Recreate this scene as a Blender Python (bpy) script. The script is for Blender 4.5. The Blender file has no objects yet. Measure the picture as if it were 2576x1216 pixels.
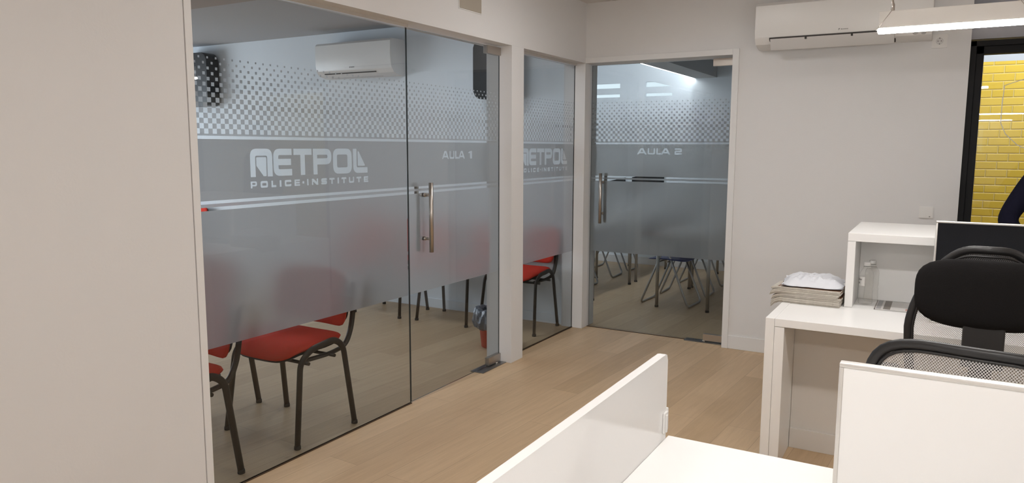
import bpy, bmesh, math, random
from mathutils import Vector, Matrix
random.seed(7)
C = bpy.context.scene.collection
SC = bpy.context.scene

# ------------------------------------------------------------------ camera
F_PX = 1865.35
YAW, PITCH, ROLL = math.radians(30.078), math.radians(7.194), math.radians(0.187)
fw = Vector((-math.sin(YAW)*math.cos(PITCH), math.cos(YAW)*math.cos(PITCH), -math.sin(PITCH)))
rt = Vector((math.cos(YAW), math.sin(YAW), 0)); up = rt.cross(fw)
rt2 = math.cos(ROLL)*rt + math.sin(ROLL)*up
up2 = -math.sin(ROLL)*rt + math.cos(ROLL)*up
cam = bpy.data.objects.new('camera', bpy.data.cameras.new('camera'))
C.objects.link(cam)
cam.matrix_world = Matrix(((rt2.x, up2.x, -fw.x, 0), (rt2.y, up2.y, -fw.y, 0), (rt2.z, up2.z, -fw.z, 1.55), (0, 0, 0, 1)))
cam.data.sensor_width = 36; cam.data.lens = F_PX/2576*36
cam.data.clip_start = 0.02
SC.camera = cam

# ------------------------------------------------------------------ world, exposure, added area lights
SC.view_settings.view_transform = 'Standard'; SC.view_settings.look = 'None'
SC.view_settings.gamma = 1; SC.view_settings.use_curve_mapping = False
SC.view_settings.exposure = 0.0
SC.cycles.max_bounces = 8; SC.cycles.diffuse_bounces = 4; SC.cycles.transparent_max_bounces = 16
SC.cycles.use_adaptive_sampling = True; SC.cycles.adaptive_threshold = 0.03; SC.cycles.use_denoising = True
SC.cycles.transmission_bounces = 5; SC.cycles.glossy_bounces = 3
SC.cycles.sample_clamp_indirect = 6
w = bpy.data.worlds.new('world'); SC.world = w; w.use_nodes = True
w.node_tree.nodes['Background'].inputs[0].default_value = (0.75, 0.86, 1.0, 1)
w.node_tree.nodes['Background'].inputs[1].default_value = 0.8

def area(name, loc, target, sx, sy, power, col):
    l = bpy.data.lights.new(name, 'AREA'); l.shape = 'RECTANGLE'; l.size = sx; l.size_y = sy
    l.energy = power; l.color = col
    o = bpy.data.objects.new(name, l); C.objects.link(o); o.location = loc
    o.rotation_euler = (Vector(target)-Vector(loc)).to_track_quat('-Z', 'Y').to_euler()
    return o
P_PEND = 26.0      # W per pendant lamp (diffuser strip)
area('added_daylight_classroom', (-9.5, 3.2, 1.5), (-3, 5.6, 1.5), 3.2, 1.5, 138, (0.84, 0.91, 1.0))  # unseen area light added as cool daylight for the first classroom
area('added_light_second_classroom', (-5.4, 7.6, 1.9), (-2.6, 9.4, 1.6), 2.4, 1.2, 33, (0.87, 0.94, 1.0))  # unseen area light added to lift the far wall; no window here
area('added_light_tiled_room', (1.6, 7.55, 2.85), (1.6, 8.40, 1.7), 3.2, 0.4, 36, (1.0, 0.98, 0.95))  # unseen area light added above the tiles to brighten their top

# ------------------------------------------------------------------ materials
def mat(name, col, rough=0.5, metal=0.0, spec=0.5, bump=0.0, bscale=60, noise=0.0, nscale=8, emit=None, estr=0, coat=0):
    m = bpy.data.materials.new(name); m.use_nodes = True
    nt = m.node_tree; b = nt.nodes['Principled BSDF']
    b.inputs['Base Color'].default_value = (*col, 1); b.inputs['Roughness'].default_value = rough
    b.inputs['Metallic'].default_value = metal; b.inputs['Specular IOR Level'].default_value = spec
    b.inputs['Coat Weight'].default_value = coat
    tc = nt.nodes.new('ShaderNodeTexCoord')
    if noise > 0:
        n = nt.nodes.new('ShaderNodeTexNoise'); n.inputs['Scale'].default_value = nscale
        nt.links.new(tc.outputs['Object'], n.inputs['Vector'])
        mx = nt.nodes.new('ShaderNodeMix'); mx.data_type = 'RGBA'
        mx.inputs['A'].default_value = (*[c*(1-noise) for c in col], 1)
        mx.inputs['B'].default_value = (*[min(1, c*(1+noise)) for c in col], 1)
        nt.links.new(n.outputs['Fac'], mx.inputs['Factor']); nt.links.new(mx.outputs['Result'], b.inputs['Base Color'])
    if bump > 0:
        n2 = nt.nodes.new('ShaderNodeTexNoise'); n2.inputs['Scale'].default_value = bscale; n2.inputs['Detail'].default_value = 4
        nt.links.new(tc.outputs['Object'], n2.inputs['Vector'])
        bp = nt.nodes.new('ShaderNodeBump'); bp.inputs['Strength'].default_value = bump; bp.inputs['Distance'].default_value = 0.004
        nt.links.new(n2.outputs['Fac'], bp.inputs['Height']); nt.links.new(bp.outputs['Normal'], b.inputs['Normal'])
    if emit:
        b.inputs['Emission Color'].default_value = (*emit, 1); b.inputs['Emission Strength'].default_value = estr
    return m

M = {}
M['wall'] = mat('painted_plaster', (0.745, 0.735, 0.728), 0.75, spec=0.25, bump=0.12, bscale=90, noise=0.012, nscale=1.5)
M['wall_room'] = mat('painted_plaster_classroom', (0.80, 0.845, 0.885), 0.8, spec=0.2, bump=0.1, bscale=90, noise=0.012, nscale=1.5)
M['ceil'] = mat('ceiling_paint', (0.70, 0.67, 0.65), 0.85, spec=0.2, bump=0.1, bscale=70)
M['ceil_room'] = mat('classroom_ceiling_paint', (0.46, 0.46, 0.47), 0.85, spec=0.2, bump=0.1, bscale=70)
M['beam'] = mat('beam_paint', (0.40, 0.345, 0.31), 0.8, spec=0.2)
M['trim'] = mat('satin_white_trim', (0.77, 0.762, 0.752), 0.4, spec=0.4, noise=0.01)
M['grey_wall'] = mat('grey_paint', (0.42, 0.42, 0.45), 0.7, spec=0.2, noise=0.02)
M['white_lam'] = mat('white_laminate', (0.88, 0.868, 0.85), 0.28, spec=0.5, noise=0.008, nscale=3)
M['shade_lam'] = mat('shade_toned_laminate', (0.66, 0.62, 0.57), 0.35, spec=0.4, noise=0.01, nscale=3)  # white laminate darkened, knee-space shade put into its colour
M['white_gloss'] = mat('white_gloss_panel', (0.88, 0.868, 0.85), 0.12, spec=0.6)
M['white_plastic'] = mat('white_plastic', (0.78, 0.765, 0.74), 0.35, noise=0.008, nscale=4)
M['vane'] = mat('vane_plastic', (0.66, 0.645, 0.63), 0.4)
M['indicator'] = mat('grey_indicator', (0.42, 0.40, 0.39), 0.4)
M['grey_mark'] = mat('grey_print', (0.30, 0.29, 0.28), 0.5)
M['dark_slot'] = mat('dark_slot', (0.03, 0.025, 0.022), 0.6)
M['black_frame'] = mat('black_powder_coat', (0.010, 0.010, 0.011), 0.6, spec=0.2, bump=0.05, bscale=400)
M['black_plastic'] = mat('black_plastic', (0.016, 0.015, 0.015), 0.38, spec=0.5, bump=0.08, bscale=300)
M['black_fabric'] = mat('black_fabric', (0.010, 0.009, 0.009), 0.9, spec=0.15, bump=0.5, bscale=500)
M['chair_steel'] = mat('black_brown_steel', (0.040, 0.033, 0.028), 0.42, spec=0.4)
M['steel'] = mat('brushed_steel', (0.50, 0.46, 0.42), 0.32, metal=1.0, bump=0.06, bscale=300)
M['steel_dark'] = mat('dark_steel_plate', (0.30, 0.30, 0.30), 0.3, metal=1.0, noise=0.2, nscale=30)
M['chrome'] = mat('grey_chrome_tube', (0.42, 0.41, 0.40), 0.3, metal=0.85)
M['alu'] = mat('satin_aluminium', (0.72, 0.70, 0.67), 0.35, metal=0.6)
M['red_fabric'] = mat('red_fabric', (0.74, 0.05, 0.028), 0.85, spec=0.2, bump=0.5, bscale=450, noise=0.08, nscale=200)
M['blue_plastic'] = mat('blue_plastic', (0.012, 0.03, 0.16), 0.4)
M['bin_red'] = mat('red_bin_plastic', (0.42, 0.04, 0.02), 0.5)
M['bin_bag'] = mat('grey_bin_liner', (0.085, 0.10, 0.125), 0.28, spec=0.6)
M['seal'] = mat('brown_sealant', (0.07, 0.04, 0.02), 0.6)
M['glass_edge'] = mat('green_glass_edge', (0.035, 0.045, 0.045), 0.12, spec=0.8)
M['navy'] = mat('navy_wool', (0.010, 0.010, 0.022), 0.9, spec=0.1, bump=0.4, bscale=300)
M['trouser'] = mat('dark_trousers', (0.02, 0.02, 0.025), 0.9)
M['skin'] = mat('skin', (0.55, 0.33, 0.24), 0.55)
M['hair'] = mat('dark_brown_hair', (0.03, 0.018, 0.012), 0.6)
M['paper'] = mat('newsprint_edges', (0.50, 0.46, 0.40), 0.85, bump=0.6, bscale=220, noise=0.18, nscale=70)
M['cover'] = mat('brown_magazine_cover', (0.17, 0.075, 0.035), 0.4, noise=0.5, nscale=14)
M['bag'] = mat('white_poly_mailer', (0.62, 0.63, 0.665), 0.38, spec=0.4, bump=0.15, bscale=40)
M['leaflet'] = mat('leaflet_paper', (0.60, 0.58, 0.56), 0.4)
M['leaflet_dark'] = mat('leaflet_brown_band', (0.17, 0.15, 0.13), 0.5)
M['leaflet_grey'] = mat('leaflet_grey_band', (0.32, 0.31, 0.32), 0.5)
M['vent'] = mat('tan_vent_plate', (0.40, 0.355, 0.29), 0.6, noise=0.05)
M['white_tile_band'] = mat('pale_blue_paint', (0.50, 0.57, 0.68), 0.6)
M['reflection_line'] = mat('painted_reflection', (0.75, 0.75, 0.72), 0.8)
M['lamp_body'] = mat('lamp_white_metal', (0.80, 0.775, 0.74), 0.35)
M['brass'] = mat('brass_screw', (0.20, 0.09, 0.04), 0.3, metal=0.8)
M['rubber'] = mat('black_rubber', (0.02, 0.018, 0.017), 0.7)
M['cap'] = mat('bottle_cap', (0.80, 0.79, 0.77), 0.4)

def emission(name, col, strength):
    m = bpy.data.materials.new(name); m.use_nodes = True; nt = m.node_tree
    nt.nodes.remove(nt.nodes['Principled BSDF'])
    e = nt.nodes.new('ShaderNodeEmission'); e.inputs[0].default_value = (*col, 1); e.inputs[1].default_value = strength
    nt.links.new(e.outputs[0], nt.nodes['Material Output'].inputs[0]); return m
M['diffuser'] = emission('led_diffuser', (1.0, 0.975, 0.95), 71)
M['cove'] = emission('cove_led', (0.95, 0.98, 1.0), 24)
M['cove_high'] = emission('cove_led_high', (0.90, 0.96, 1.0), 17)
M['sky_pane'] = emission('daylit_pane', (0.80, 0.93, 1.0), 1.6)
M['classroom_fill_led'] = emission('classroom_fill_panel', (0.88, 0.94, 1.0), 17)
M['office_fill_led'] = emission('office_fill_panel', (1.0, 0.975, 0.955), 11.5)
M['office_fill_led_dim'] = emission('office_fill_panel_dim', (1.0, 0.975, 0.955), 6.5)

def thin_glass(name, tint, refl=0.030, rough=0.0):
    m = bpy.data.materials.new(name); m.use_nodes = True; nt = m.node_tree
    nt.nodes.remove(nt.nodes['Principled BSDF'])
    t = nt.nodes.new('ShaderNodeBsdfTransparent'); t.inputs[0].default_value = (*tint, 1)
    g = nt.nodes.new('ShaderNodeBsdfGlossy'); g.inputs['Roughness'].default_value = rough
    ge = nt.nodes.new('ShaderNodeNewGeometry'); dt = nt.nodes.new('ShaderNodeVectorMath'); dt.operation = 'DOT_PRODUCT'
    nt.links.new(ge.outputs['Incoming'], dt.inputs[0]); nt.links.new(ge.outputs['Normal'], dt.inputs[1])
    def mth(op, a, b=None):
        n = nt.nodes.new('ShaderNodeMath'); n.operation = op
        for i, v in enumerate((a, b)):
            if v is None: continue
            if isinstance(v, (int, float)): n.inputs[i].default_value = v
            else: nt.links.new(v, n.inputs[i])
        return n.outputs[0]
    fr = mth('ADD', mth('MULTIPLY', mth('POWER', mth('SUBTRACT', 1.0, mth('ABSOLUTE', dt.outputs['Value'])), 5.0), 0.95), refl)
    mx = nt.nodes.new('ShaderNodeMixShader')
    nt.links.new(fr, mx.inputs[0]); nt.links.new(t.outputs[0], mx.inputs[1]); nt.links.new(g.outputs[0], mx.inputs[2])
    nt.links.new(mx.outputs[0], nt.nodes['Material Output'].inputs[0]); return m
M['glass'] = thin_glass('clear_glass', (0.775, 0.795, 0.80))
M['glass_win'] = thin_glass('window_glass', (0.97, 0.97, 0.96))
M['pet'] = thin_glass('clear_bottle_plastic', (0.988, 0.986, 0.98), rough=0.05)

def film_mat():
    m = bpy.data.materials.new('frosted_film'); m.use_nodes = True; nt = m.node_tree
    nt.nodes.remove(nt.nodes['Principled BSDF'])
    d = nt.nodes.new('ShaderNodeBsdfDiffuse'); d.inputs[0].default_value = (0.48, 0.475, 0.472, 1)
    t = nt.nodes.new('ShaderNodeBsdfTranslucent'); t.inputs[0].default_value = (0.74, 0.73, 0.726, 1)
    r = nt.nodes.new('ShaderNodeBsdfRefraction'); r.inputs[0].default_value = (0.80, 0.79, 0.786, 1); r.inputs['Roughness'].default_value = 0.62; r.inputs['IOR'].default_value = 1.12
    m1 = nt.nodes.new('ShaderNodeMixShader'); m1.inputs[0].default_value = 0.55
    nt.links.new(t.outputs[0], m1.inputs[1]); nt.links.new(r.outputs[0], m1.inputs[2])
    mx = nt.nodes.new('ShaderNodeMixShader'); mx.inputs[0].default_value = 0.66
    nt.links.new(d.outputs[0], mx.inputs[1]); nt.links.new(m1.outputs[0], mx.inputs[2])
    nt.links.new(mx.outputs[0], nt.nodes['Material Output'].inputs[0]); return m
M['film'] = film_mat()

def wood_floor():
    m = bpy.data.materials.new('oak_plank_floor'); m.use_nodes = True; nt = m.node_tree
    b = nt.nodes['Principled BSDF']; L = nt.links.new
    tc = nt.nodes.new('ShaderNodeTexCoord'); mp = nt.nodes.new('ShaderNodeMapping')
    mp.inputs['Rotation'].default_value = (0, 0, math.radians(90+3.6))
    mp.inputs['Location'].default_value = (0.35, 0.06, 0)
    L(tc.outputs['Object'], mp.inputs['Vector'])
    br = nt.nodes.new('ShaderNodeTexBrick')
    br.inputs['Color1'].default_value = (0, 0, 0, 1); br.inputs['Color2'].default_value = (1, 1, 1, 1)
    br.inputs['Mortar'].default_value = (0.5, 0.5, 0.5, 1)
    br.inputs['Scale'].default_value = 1; br.inputs['Mortar Size'].default_value = 0.0012; br.inputs['Mortar Smooth'].default_value = 0.3
    br.inputs['Brick Width'].default_value = 1.55; br.inputs['Row Height'].default_value = 0.192; br.offset = 0.37
    L(mp.outputs[0], br.inputs['Vector'])
    cr = nt.nodes.new('ShaderNodeValToRGB')
    cr.color_ramp.elements[0].color = (0.475, 0.335, 0.20, 1); cr.color_ramp.elements[1].color = (0.59, 0.43, 0.27, 1)
    e = cr.color_ramp.elements.new(0.5); e.color = (0.53, 0.38, 0.235, 1)
    L(br.outputs['Color'], cr.inputs[0])
    mp2 = nt.nodes.new('ShaderNodeMapping'); mp2.inputs['Scale'].default_value = (1.3, 16, 1); L(mp.outputs[0], mp2.inputs['Vector'])
    n = nt.nodes.new('ShaderNodeTexNoise'); n.inputs['Scale'].default_value = 2.2; n.inputs['Detail'].default_value = 8; n.inputs['Roughness'].default_value = 0.62
    n.inputs['Distortion'].default_value = 0.6
    L(mp2.outputs[0], n.inputs['Vector'])
    mx = nt.nodes.new('ShaderNodeMix'); mx.data_type = 'RGBA'; mx.blend_type = 'MULTIPLY'; mx.inputs['Factor'].default_value = 0.6
    r2 = nt.nodes.new('ShaderNodeValToRGB'); r2.color_ramp.elements[0].position = 0.3; r2.color_ramp.elements[0].color = (0.84, 0.81, 0.78, 1)
    r2.color_ramp.elements[1].position = 0.7; r2.color_ramp.elements[1].color = (1.12, 1.12, 1.12, 1)
    L(n.outputs['Fac'], r2.inputs[0]); L(cr.outputs[0], mx.inputs['A']); L(r2.outputs[0], mx.inputs['B'])
    # knots
    vk = nt.nodes.new('ShaderNodeTexVoronoi'); vk.inputs['Scale'].default_value = 2.6
    mp3 = nt.nodes.new('ShaderNodeMapping'); mp3.inputs['Scale'].default_value = (0.6, 1.4, 1); L(mp.outputs[0], mp3.inputs['Vector']); L(mp3.outputs[0], vk.inputs['Vector'])
    rk = nt.nodes.new('ShaderNodeValToRGB'); rk.color_ramp.elements[0].position = 0.0; rk.color_ramp.elements[0].color = (0.62, 0.55, 0.5, 1)
    rk.color_ramp.elements[1].position = 0.045; rk.color_ramp.elements[1].color = (1, 1, 1, 1); L(vk.outputs['Distance'], rk.inputs[0])
    mk = nt.nodes.new('ShaderNodeMix'); mk.data_type = 'RGBA'; mk.blend_type = 'MULTIPLY'; mk.inputs['Factor'].default_value = 0.8
    L(mx.outputs['Result'], mk.inputs['A']); L(rk.outputs[0], mk.inputs['B'])
    ms = nt.nodes.new('ShaderNodeMix'); ms.data_type = 'RGBA'; ms.inputs['B'].default_value = (0.20, 0.14, 0.09, 1)
    mm = nt.nodes.new('ShaderNodeMath'); mm.operation = 'MULTIPLY'; mm.inputs[1].default_value = 0.55; L(br.outputs['Fac'], mm.inputs[0])
    L(mm.outputs[0], ms.inputs['Factor']); L(mk.outputs['Result'], ms.inputs['A'])
    L(ms.outputs['Result'], b.inputs['Base Color'])
    b.inputs['Roughness'].default_value = 0.42; b.inputs['Specular IOR Level'].default_value = 0.35
    bp = nt.nodes.new('ShaderNodeBump'); bp.inputs['Strength'].default_value = 0.12; bp.inputs['Distance'].default_value = 0.002
    L(n.outputs['Fac'], bp.inputs['Height']); L(bp.outputs[0], b.inputs['Normal'])
    return m
M['floor'] = wood_floor()

def tile_mat():
    m = bpy.data.materials.new('yellow_metro_tiles'); m.use_nodes = True; nt = m.node_tree
    b = nt.nodes['Principled BSDF']; L = nt.links.new
    tc = nt.nodes.new('ShaderNodeTexCoord'); mp = nt.nodes.new('ShaderNodeMapping')
    mp.inputs['Rotation'].default_value = (math.radians(90), 0, 0); mp.inputs['Location'].default_value = (0.03, -2.362, 0)
    sw = nt.nodes.new('ShaderNodeSeparateXYZ'); cb = nt.nodes.new('ShaderNodeCombineXYZ')
    L(tc.outputs['Object'], sw.inputs[0]); L(sw.outputs['X'], cb.inputs['X']); L(sw.outputs['Z'], cb.inputs['Y'])
    mp.inputs['Rotation'].default_value = (0, 0, 0); mp.inputs['Location'].default_value = (0.0, 2.362-0.0745*40, 0)
    L(cb.outputs[0], mp.inputs['Vector'])
    def brick(ms):
        br = nt.nodes.new('ShaderNodeTexBrick'); br.inputs['Scale'].default_value = 1
        br.inputs['Brick Width'].default_value = 0.172; br.inputs['Row Height'].default_value = 0.0745; br.offset = 0.5
        br.inputs['Mortar Size'].default_value = ms; br.inputs['Color1'].default_value = (0.78, 0.59, 0.095, 1)
        br.inputs['Color2'].default_value = (0.73, 0.54, 0.07, 1); br.inputs['Mortar'].default_value = (0.82, 0.72, 0.38, 1)
        L(mp.outputs[0], br.inputs['Vector']); return br
    b1 = brick(0.0022); L(b1.outputs['Color'], b.inputs['Base Color'])
    b2 = brick(0.009); b2.inputs['Mortar Smooth'].default_value = 1.0
    inv = nt.nodes.new('ShaderNodeMath'); inv.operation = 'SUBTRACT'; inv.inputs[0].default_value = 1; L(b2.outputs['Fac'], inv.inputs[1])
    bp = nt.nodes.new('ShaderNodeBump'); bp.inputs['Strength'].default_value = 0.9; bp.inputs['Distance'].default_value = 0.006
    L(inv.outputs[0], bp.inputs['Height']); L(bp.outputs[0], b.inputs['Normal'])
    b.inputs['Roughness'].default_value = 0.22
    return m
M['tiles'] = tile_mat()

def mesh_fabric(name, col, pitch, rr2=0.068):
    # woven office-chair net: staggered round holes (object space)
    m = bpy.data.materials.new(name); m.use_nodes = True; nt = m.node_tree; L = nt.links.new
    b = nt.nodes['Principled BSDF']; b.inputs['Base Color'].default_value = (*col, 1); b.inputs['Roughness'].default_value = 0.7
    tc = nt.nodes.new('ShaderNodeTexCoord'); s = nt.nodes.new('ShaderNodeSeparateXYZ'); L(tc.outputs['Object'], s.inputs[0])
    def math_(op, a, bb=None):
        n = nt.nodes.new('ShaderNodeMath'); n.operation = op
        for i, v in enumerate((a, bb)):
            if v is None: continue
            if isinstance(v, (int, float)): n.inputs[i].default_value = v
            else: L(v, n.inputs[i])
        return n.outputs[0]
    def cell(ox):
        u = math_('ADD', math_('MULTIPLY', s.outputs['X'], 1/pitch), ox)
        v = math_('ADD', math_('MULTIPLY', s.outputs['Z'], 1/(pitch*1.15)), ox)
        du = math_('SUBTRACT', math_('FRACT', math_('ADD', u, 100.0)), 0.5)
        dv = math_('SUBTRACT', math_('FRACT', math_('ADD', v, 100.0)), 0.5)
        r = math_('ADD', math_('MULTIPLY', du, du), math_('MULTIPLY', dv, dv))
        return math_('LESS_THAN', r, rr2)
    hole = math_('MAXIMUM', cell(0.0), cell(0.5))
    t = nt.nodes.new('ShaderNodeBsdfTransparent'); mx = nt.nodes.new('ShaderNodeMixShader')
    L(hole, mx.inputs[0]); L(b.outputs[0], mx.inputs[1]); L(t.outputs[0], mx.inputs[2])
    L(mx.outputs[0], nt.nodes['Material Output'].inputs[0]); return m
M['net'] = mesh_fabric('grey_chair_net', (0.60, 0.58, 0.57), 0.0072)
M['net_dark'] = mesh_fabric('dark_chair_net', (0.20, 0.19, 0.18), 0.0060, 0.10)

# ------------------------------------------------------------------ helpers
def tag(o, label=None, cat=None, group=None, kind=None):
    if label: o['label'] = label
    if cat: o['category'] = cat
    if group: o['group'] = group
    if kind: o['kind'] = kind
    return o
def empty(name, loc, rz=0, label=None, cat=None, group=None, kind=None):
    o = bpy.data.objects.new(name, None); C.objects.link(o); o.location = loc; o.rotation_euler = (0, 0, rz)
    o.empty_display_size = 0.1
    return tag(o, label, cat, group, kind)
def build(name, bm, m, parent=None, smooth=False, auto=None):
    me = bpy.data.meshes.new(name); bmesh.ops.recalc_face_normals(bm, faces=bm.faces[:]); bm.to_mesh(me); bm.free()
    ms = m if isinstance(m, (list, tuple)) else [m]
    for k in ms: me.materials.append(M[k] if isinstance(k, str) else k)
    if smooth:
        for p in me.polygons: p.use_smooth = True
    if auto: me.set_sharp_from_angle(angle=math.radians(auto))
    o = bpy.data.objects.new(name, me); C.objects.link(o)
    if parent: o.parent = parent
    return o
def box(bm, x0, x1, y0, y1, z0, z1, bev=0, seg=2, mi=0):
    t = bmesh.new()
    vs = [t.verts.new(p) for p in ((x0,y0,z0),(x1,y0,z0),(x1,y1,z0),(x0,y1,z0),(x0,y0,z1),(x1,y0,z1),(x1,y1,z1),(x0,y1,z1))]
    for f in ((0,3,2,1),(4,5,6,7),(0,1,5,4),(1,2,6,5),(2,3,7,6),(3,0,4,7)): t.faces.new([vs[i] for i in f])
    if bev: bmesh.ops.bevel(t, geom=t.edges[:], offset=bev, segments=seg, affect='EDGES', profile=0.6)
    merge(bm, t, mi); return bm
def merge(bm, t, mi=0):
    mp = {v: bm.verts.new(v.co) for v in t.verts}
    for f in t.faces:
        try:
            nf = bm.faces.new([mp[v] for v in f.verts]); nf.material_index = mi; nf.smooth = f.smooth
        except ValueError: pass
    t.free()
def bx(*a, **k): return box(bmesh.new(), *a, **k)
def catmull(pts, n=6):
    P = [Vector(p) for p in pts]; out = []
    for i in range(len(P)-1):
        p0 = P[i-1] if i else P[0]*2-P[1]; p1, p2 = P[i], P[i+1]; p3 = P[i+2] if i+2 < len(P) else P[-1]*2-P[-2]
        for k in range(n):
            t = k/n
            out.append(0.5*((2*p1)+(p2-p0)*t+(2*p0-5*p1+4*p2-p3)*t*t+(3*p1-p0-3*p2+p3)*t**3))
    out.append(P[-1]); return out
def fillet(pts, r, n=6):
    P = [Vector(p) for p in pts]; out = [P[0]]
    for i in range(1, len(P)-1):
        a, b, c = P[i-1], P[i], P[i+1]
        rr = min(r, (a-b).length*0.48, (c-b).length*0.48)
        s = b+(a-b).normalized()*rr; e = b+(c-b).normalized()*rr
        for k in range(n+1):
            t = k/n; out.append((1-t)**2*s+2*t*(1-t)*b+t*t*e)
    out.append(P[-1]); return out
def tube(bm, pts, ra, rb=None, seg=12, closed=False, ref=(0, 0, 1), caps=True, mi=0):
    rb = rb or ra; P = [Vector(p) for p in pts]; n = len(P); rings = []
    T = []
    for i in range(n):
        a = P[(i-1) % n] if (closed or i) else P[0]; b = P[(i+1) % n] if (closed or i < n-1) else P[-1]
        T.append((b-a).normalized())
    N = Vector(ref); N = (N-T[0]*N.dot(T[0]))
    if N.length < 1e-4: N = Vector((1, 0, 0)); N = N-T[0]*N.dot(T[0])
    N.normalize()
    for i in range(n):
        N = (N-T[i]*N.dot(T[i])).normalized(); B = T[i].cross(N)
        rings.append([bm.verts.new(P[i]+N*ra*math.cos(2*math.pi*k/seg)+B*rb*math.sin(2*math.pi*k/seg)) for k in range(seg)])
    m = n if closed else n-1
    for i in range(m):
        A, Bq = rings[i], rings[(i+1) % n]
        for k in range(seg):
            f = bm.faces.new((A[k], A[(k+1) % seg], Bq[(k+1) % seg], Bq[k])); f.material_index = mi; f.smooth = True
    if caps and not closed:
        for r_ in (rings[0][::-1], rings[-1]):
            f = bm.faces.new(r_); f.material_index = mi
    return bm
def tb(*a, **k): return tube(bmesh.new(), *a, **k)
def lathe(bm, prof, c=(0, 0, 0), seg=28, mi=0, cap=True):
    rings = [[bm.verts.new((c[0]+r*math.cos(2*math.pi*k/seg), c[1]+r*math.sin(2*math.pi*k/seg), c[2]+z)) for k in range(seg)] for r, z in prof]
    for i in range(len(rings)-1):
        for k in range(seg):
            f = bm.faces.new((rings[i][k], rings[i][(k+1) % seg], rings[i+1][(k+1) % seg], rings[i+1][k])); f.smooth = True; f.material_index = mi
    if cap:
        bm.faces.new(rings[0][::-1]).material_index = mi; bm.faces.new(rings[-1]).material_index = mi
    return bm
def prism(bm, poly, a0, a1, axis='x', mi=0, bev=0):
    # poly: list of 2-D points; extruded along axis between a0 and a1
    def P(u, v, a): return {'x': (a, u, v), 'y': (u, a, v), 'z': (u, v, a)}[axis]
    t = bmesh.new()
    A = [t.verts.new(P(u, v, a0)) for u, v in poly]; B = [t.verts.new(P(u, v, a1)) for u, v in poly]
    t.faces.new(A[::-1]); t.faces.new(B); n = len(poly)
    for i in range(n): t.faces.new((A[i], A[(i+1) % n], B[(i+1) % n], B[i]))
    if bev:
        es = [e for e in t.edges if len({round(P_.co['xyz'.index(axis)], 5) for P_ in e.verts}) == 1]
        bmesh.ops.bevel(t, geom=es, offset=bev, segments=2, affect='EDGES', profile=0.6)
    merge(bm, t, mi); return bm
def rounded(pts, n=6):
    # pts: (x, y[, r]) -> polygon with filleted corners
    out = []; m = len(pts)
    for i in range(m):
        p = pts[i]; b = Vector(p[:2])
        r = p[2] if len(p) > 2 else 0
        if not r: out.append((b.x, b.y)); continue
        a = Vector(pts[i-1][:2]); c = Vector(pts[(i+1) % m][:2])
        da, dc = (a-b), (c-b); ang = da.angle(dc); tl = min(r/math.tan(ang/2), da.length*0.499, dc.length*0.499)
        s = b+da.normalized()*tl; e = b+dc.normalized()*tl
        for k in range(n+1):
            t = k/n; q = (1-t)**2*s+2*t*(1-t)*b+t*t*e; out.append((q.x, q.y))
    return out
def rrect(x0, x1, y0, y1, r): return rounded([(x0, y0, r), (x1, y0, r), (x1, y1, r), (x0, y1, r)])
def grid(bm, nu, nv, fn, mi=0, smooth=True, closed_u=False):
    V = [[bm.verts.new(fn(i/nu, j/nv)) for j in range(nv+1)] for i in range(nu+1)]
    for i in range(nu):
        for j in range(nv):
            f = bm.faces.new((V[i][j], V[i+1][j], V[i+1][j+1], V[i][j+1])); f.smooth = smooth; f.material_index = mi
    return V
def pad(bm, w, d, t, fn=None, n=14, ex=4.0, edge=0.5, mi=0):
    # closed cushion: superellipse outline w x d, thickness t, fn(u,v)->z offset
    top, bot = [], []
    rings = 8; seg = 48
    def P(r, a, s):
        ca, sa = math.cos(a), math.sin(a)
        k = (abs(ca)**ex+abs(sa)**ex)**(-1/ex)
        x, y = r*k*ca*w/2, r*k*sa*d/2
        h = t/2*(1-r**6)**0.5*s if r < 1 else 0
        return Vector((x, y, h+(fn(x, y) if fn else 0)))
    for s in (1, -1):
        cen = bm.verts.new(P(0, 0, s)); prev = None; R = []
        for i in range(1, rings+1):
            r = math.sin(i/rings*math.pi/2)
            if i == rings and s == -1: ring = top
            else: ring = [bm.verts.new(P(r, 2*math.pi*k/seg, s)) for k in range(seg)]
            for k in range(seg):
                vs = (cen, ring[k], ring[(k+1) % seg]) if prev is None else (prev[k], ring[k], ring[(k+1) % seg], prev[(k+1) % seg])
                f = bm.faces.new(vs); f.smooth = True; f.material_index = mi
            prev = ring
        if s == 1: top = prev
    return bm
def copy_thing(root, loc, rz, label, group=None):
    r = root.copy(); C.objects.link(r); r.location = loc; r.rotation_euler = (0, 0, rz); r['label'] = label
    if group: r['group'] = group
    for ch in list(root.children):
        c = ch.copy(); C.objects.link(c); c.parent = r
        for g in list(ch.children):
            d = g.copy(); C.objects.link(d); d.parent = c
    return r
def struct(name, bm, m, label, cat, parent=None):
    o = build(name, bm, m, parent); tag(o, label, cat, kind='structure'); return o

def wall_with_holes(bm, x0, x1, z0, z1, y0, y1, holes):
    xs = sorted({x0, x1, *[h[0] for h in holes], *[h[1] for h in holes]}); zs = sorted({z0, z1, *[h[2] for h in holes], *[h[3] for h in holes]})
    for i in range(len(xs)-1):
        for j in range(len(zs)-1):
            cx, cz = (xs[i]+xs[i+1])/2, (zs[j]+zs[j+1])/2
            if any(h[0] < cx < h[1] and h[2] < cz < h[3] for h in holes): continue
            box(bm, xs[i], xs[i+1], y0, y1, zs[j], zs[j+1])
# ------------------------------------------------------------------ constants of the place
XW, XG = -2.623, -2.72          # outer face of the classroom wall, plane of its glass
YB, YG2 = 5.745, 5.84           # end wall face, plane of the second classroom's glass door
HD, CE = 2.25, 2.73             # head of the openings, office ceiling

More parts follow.
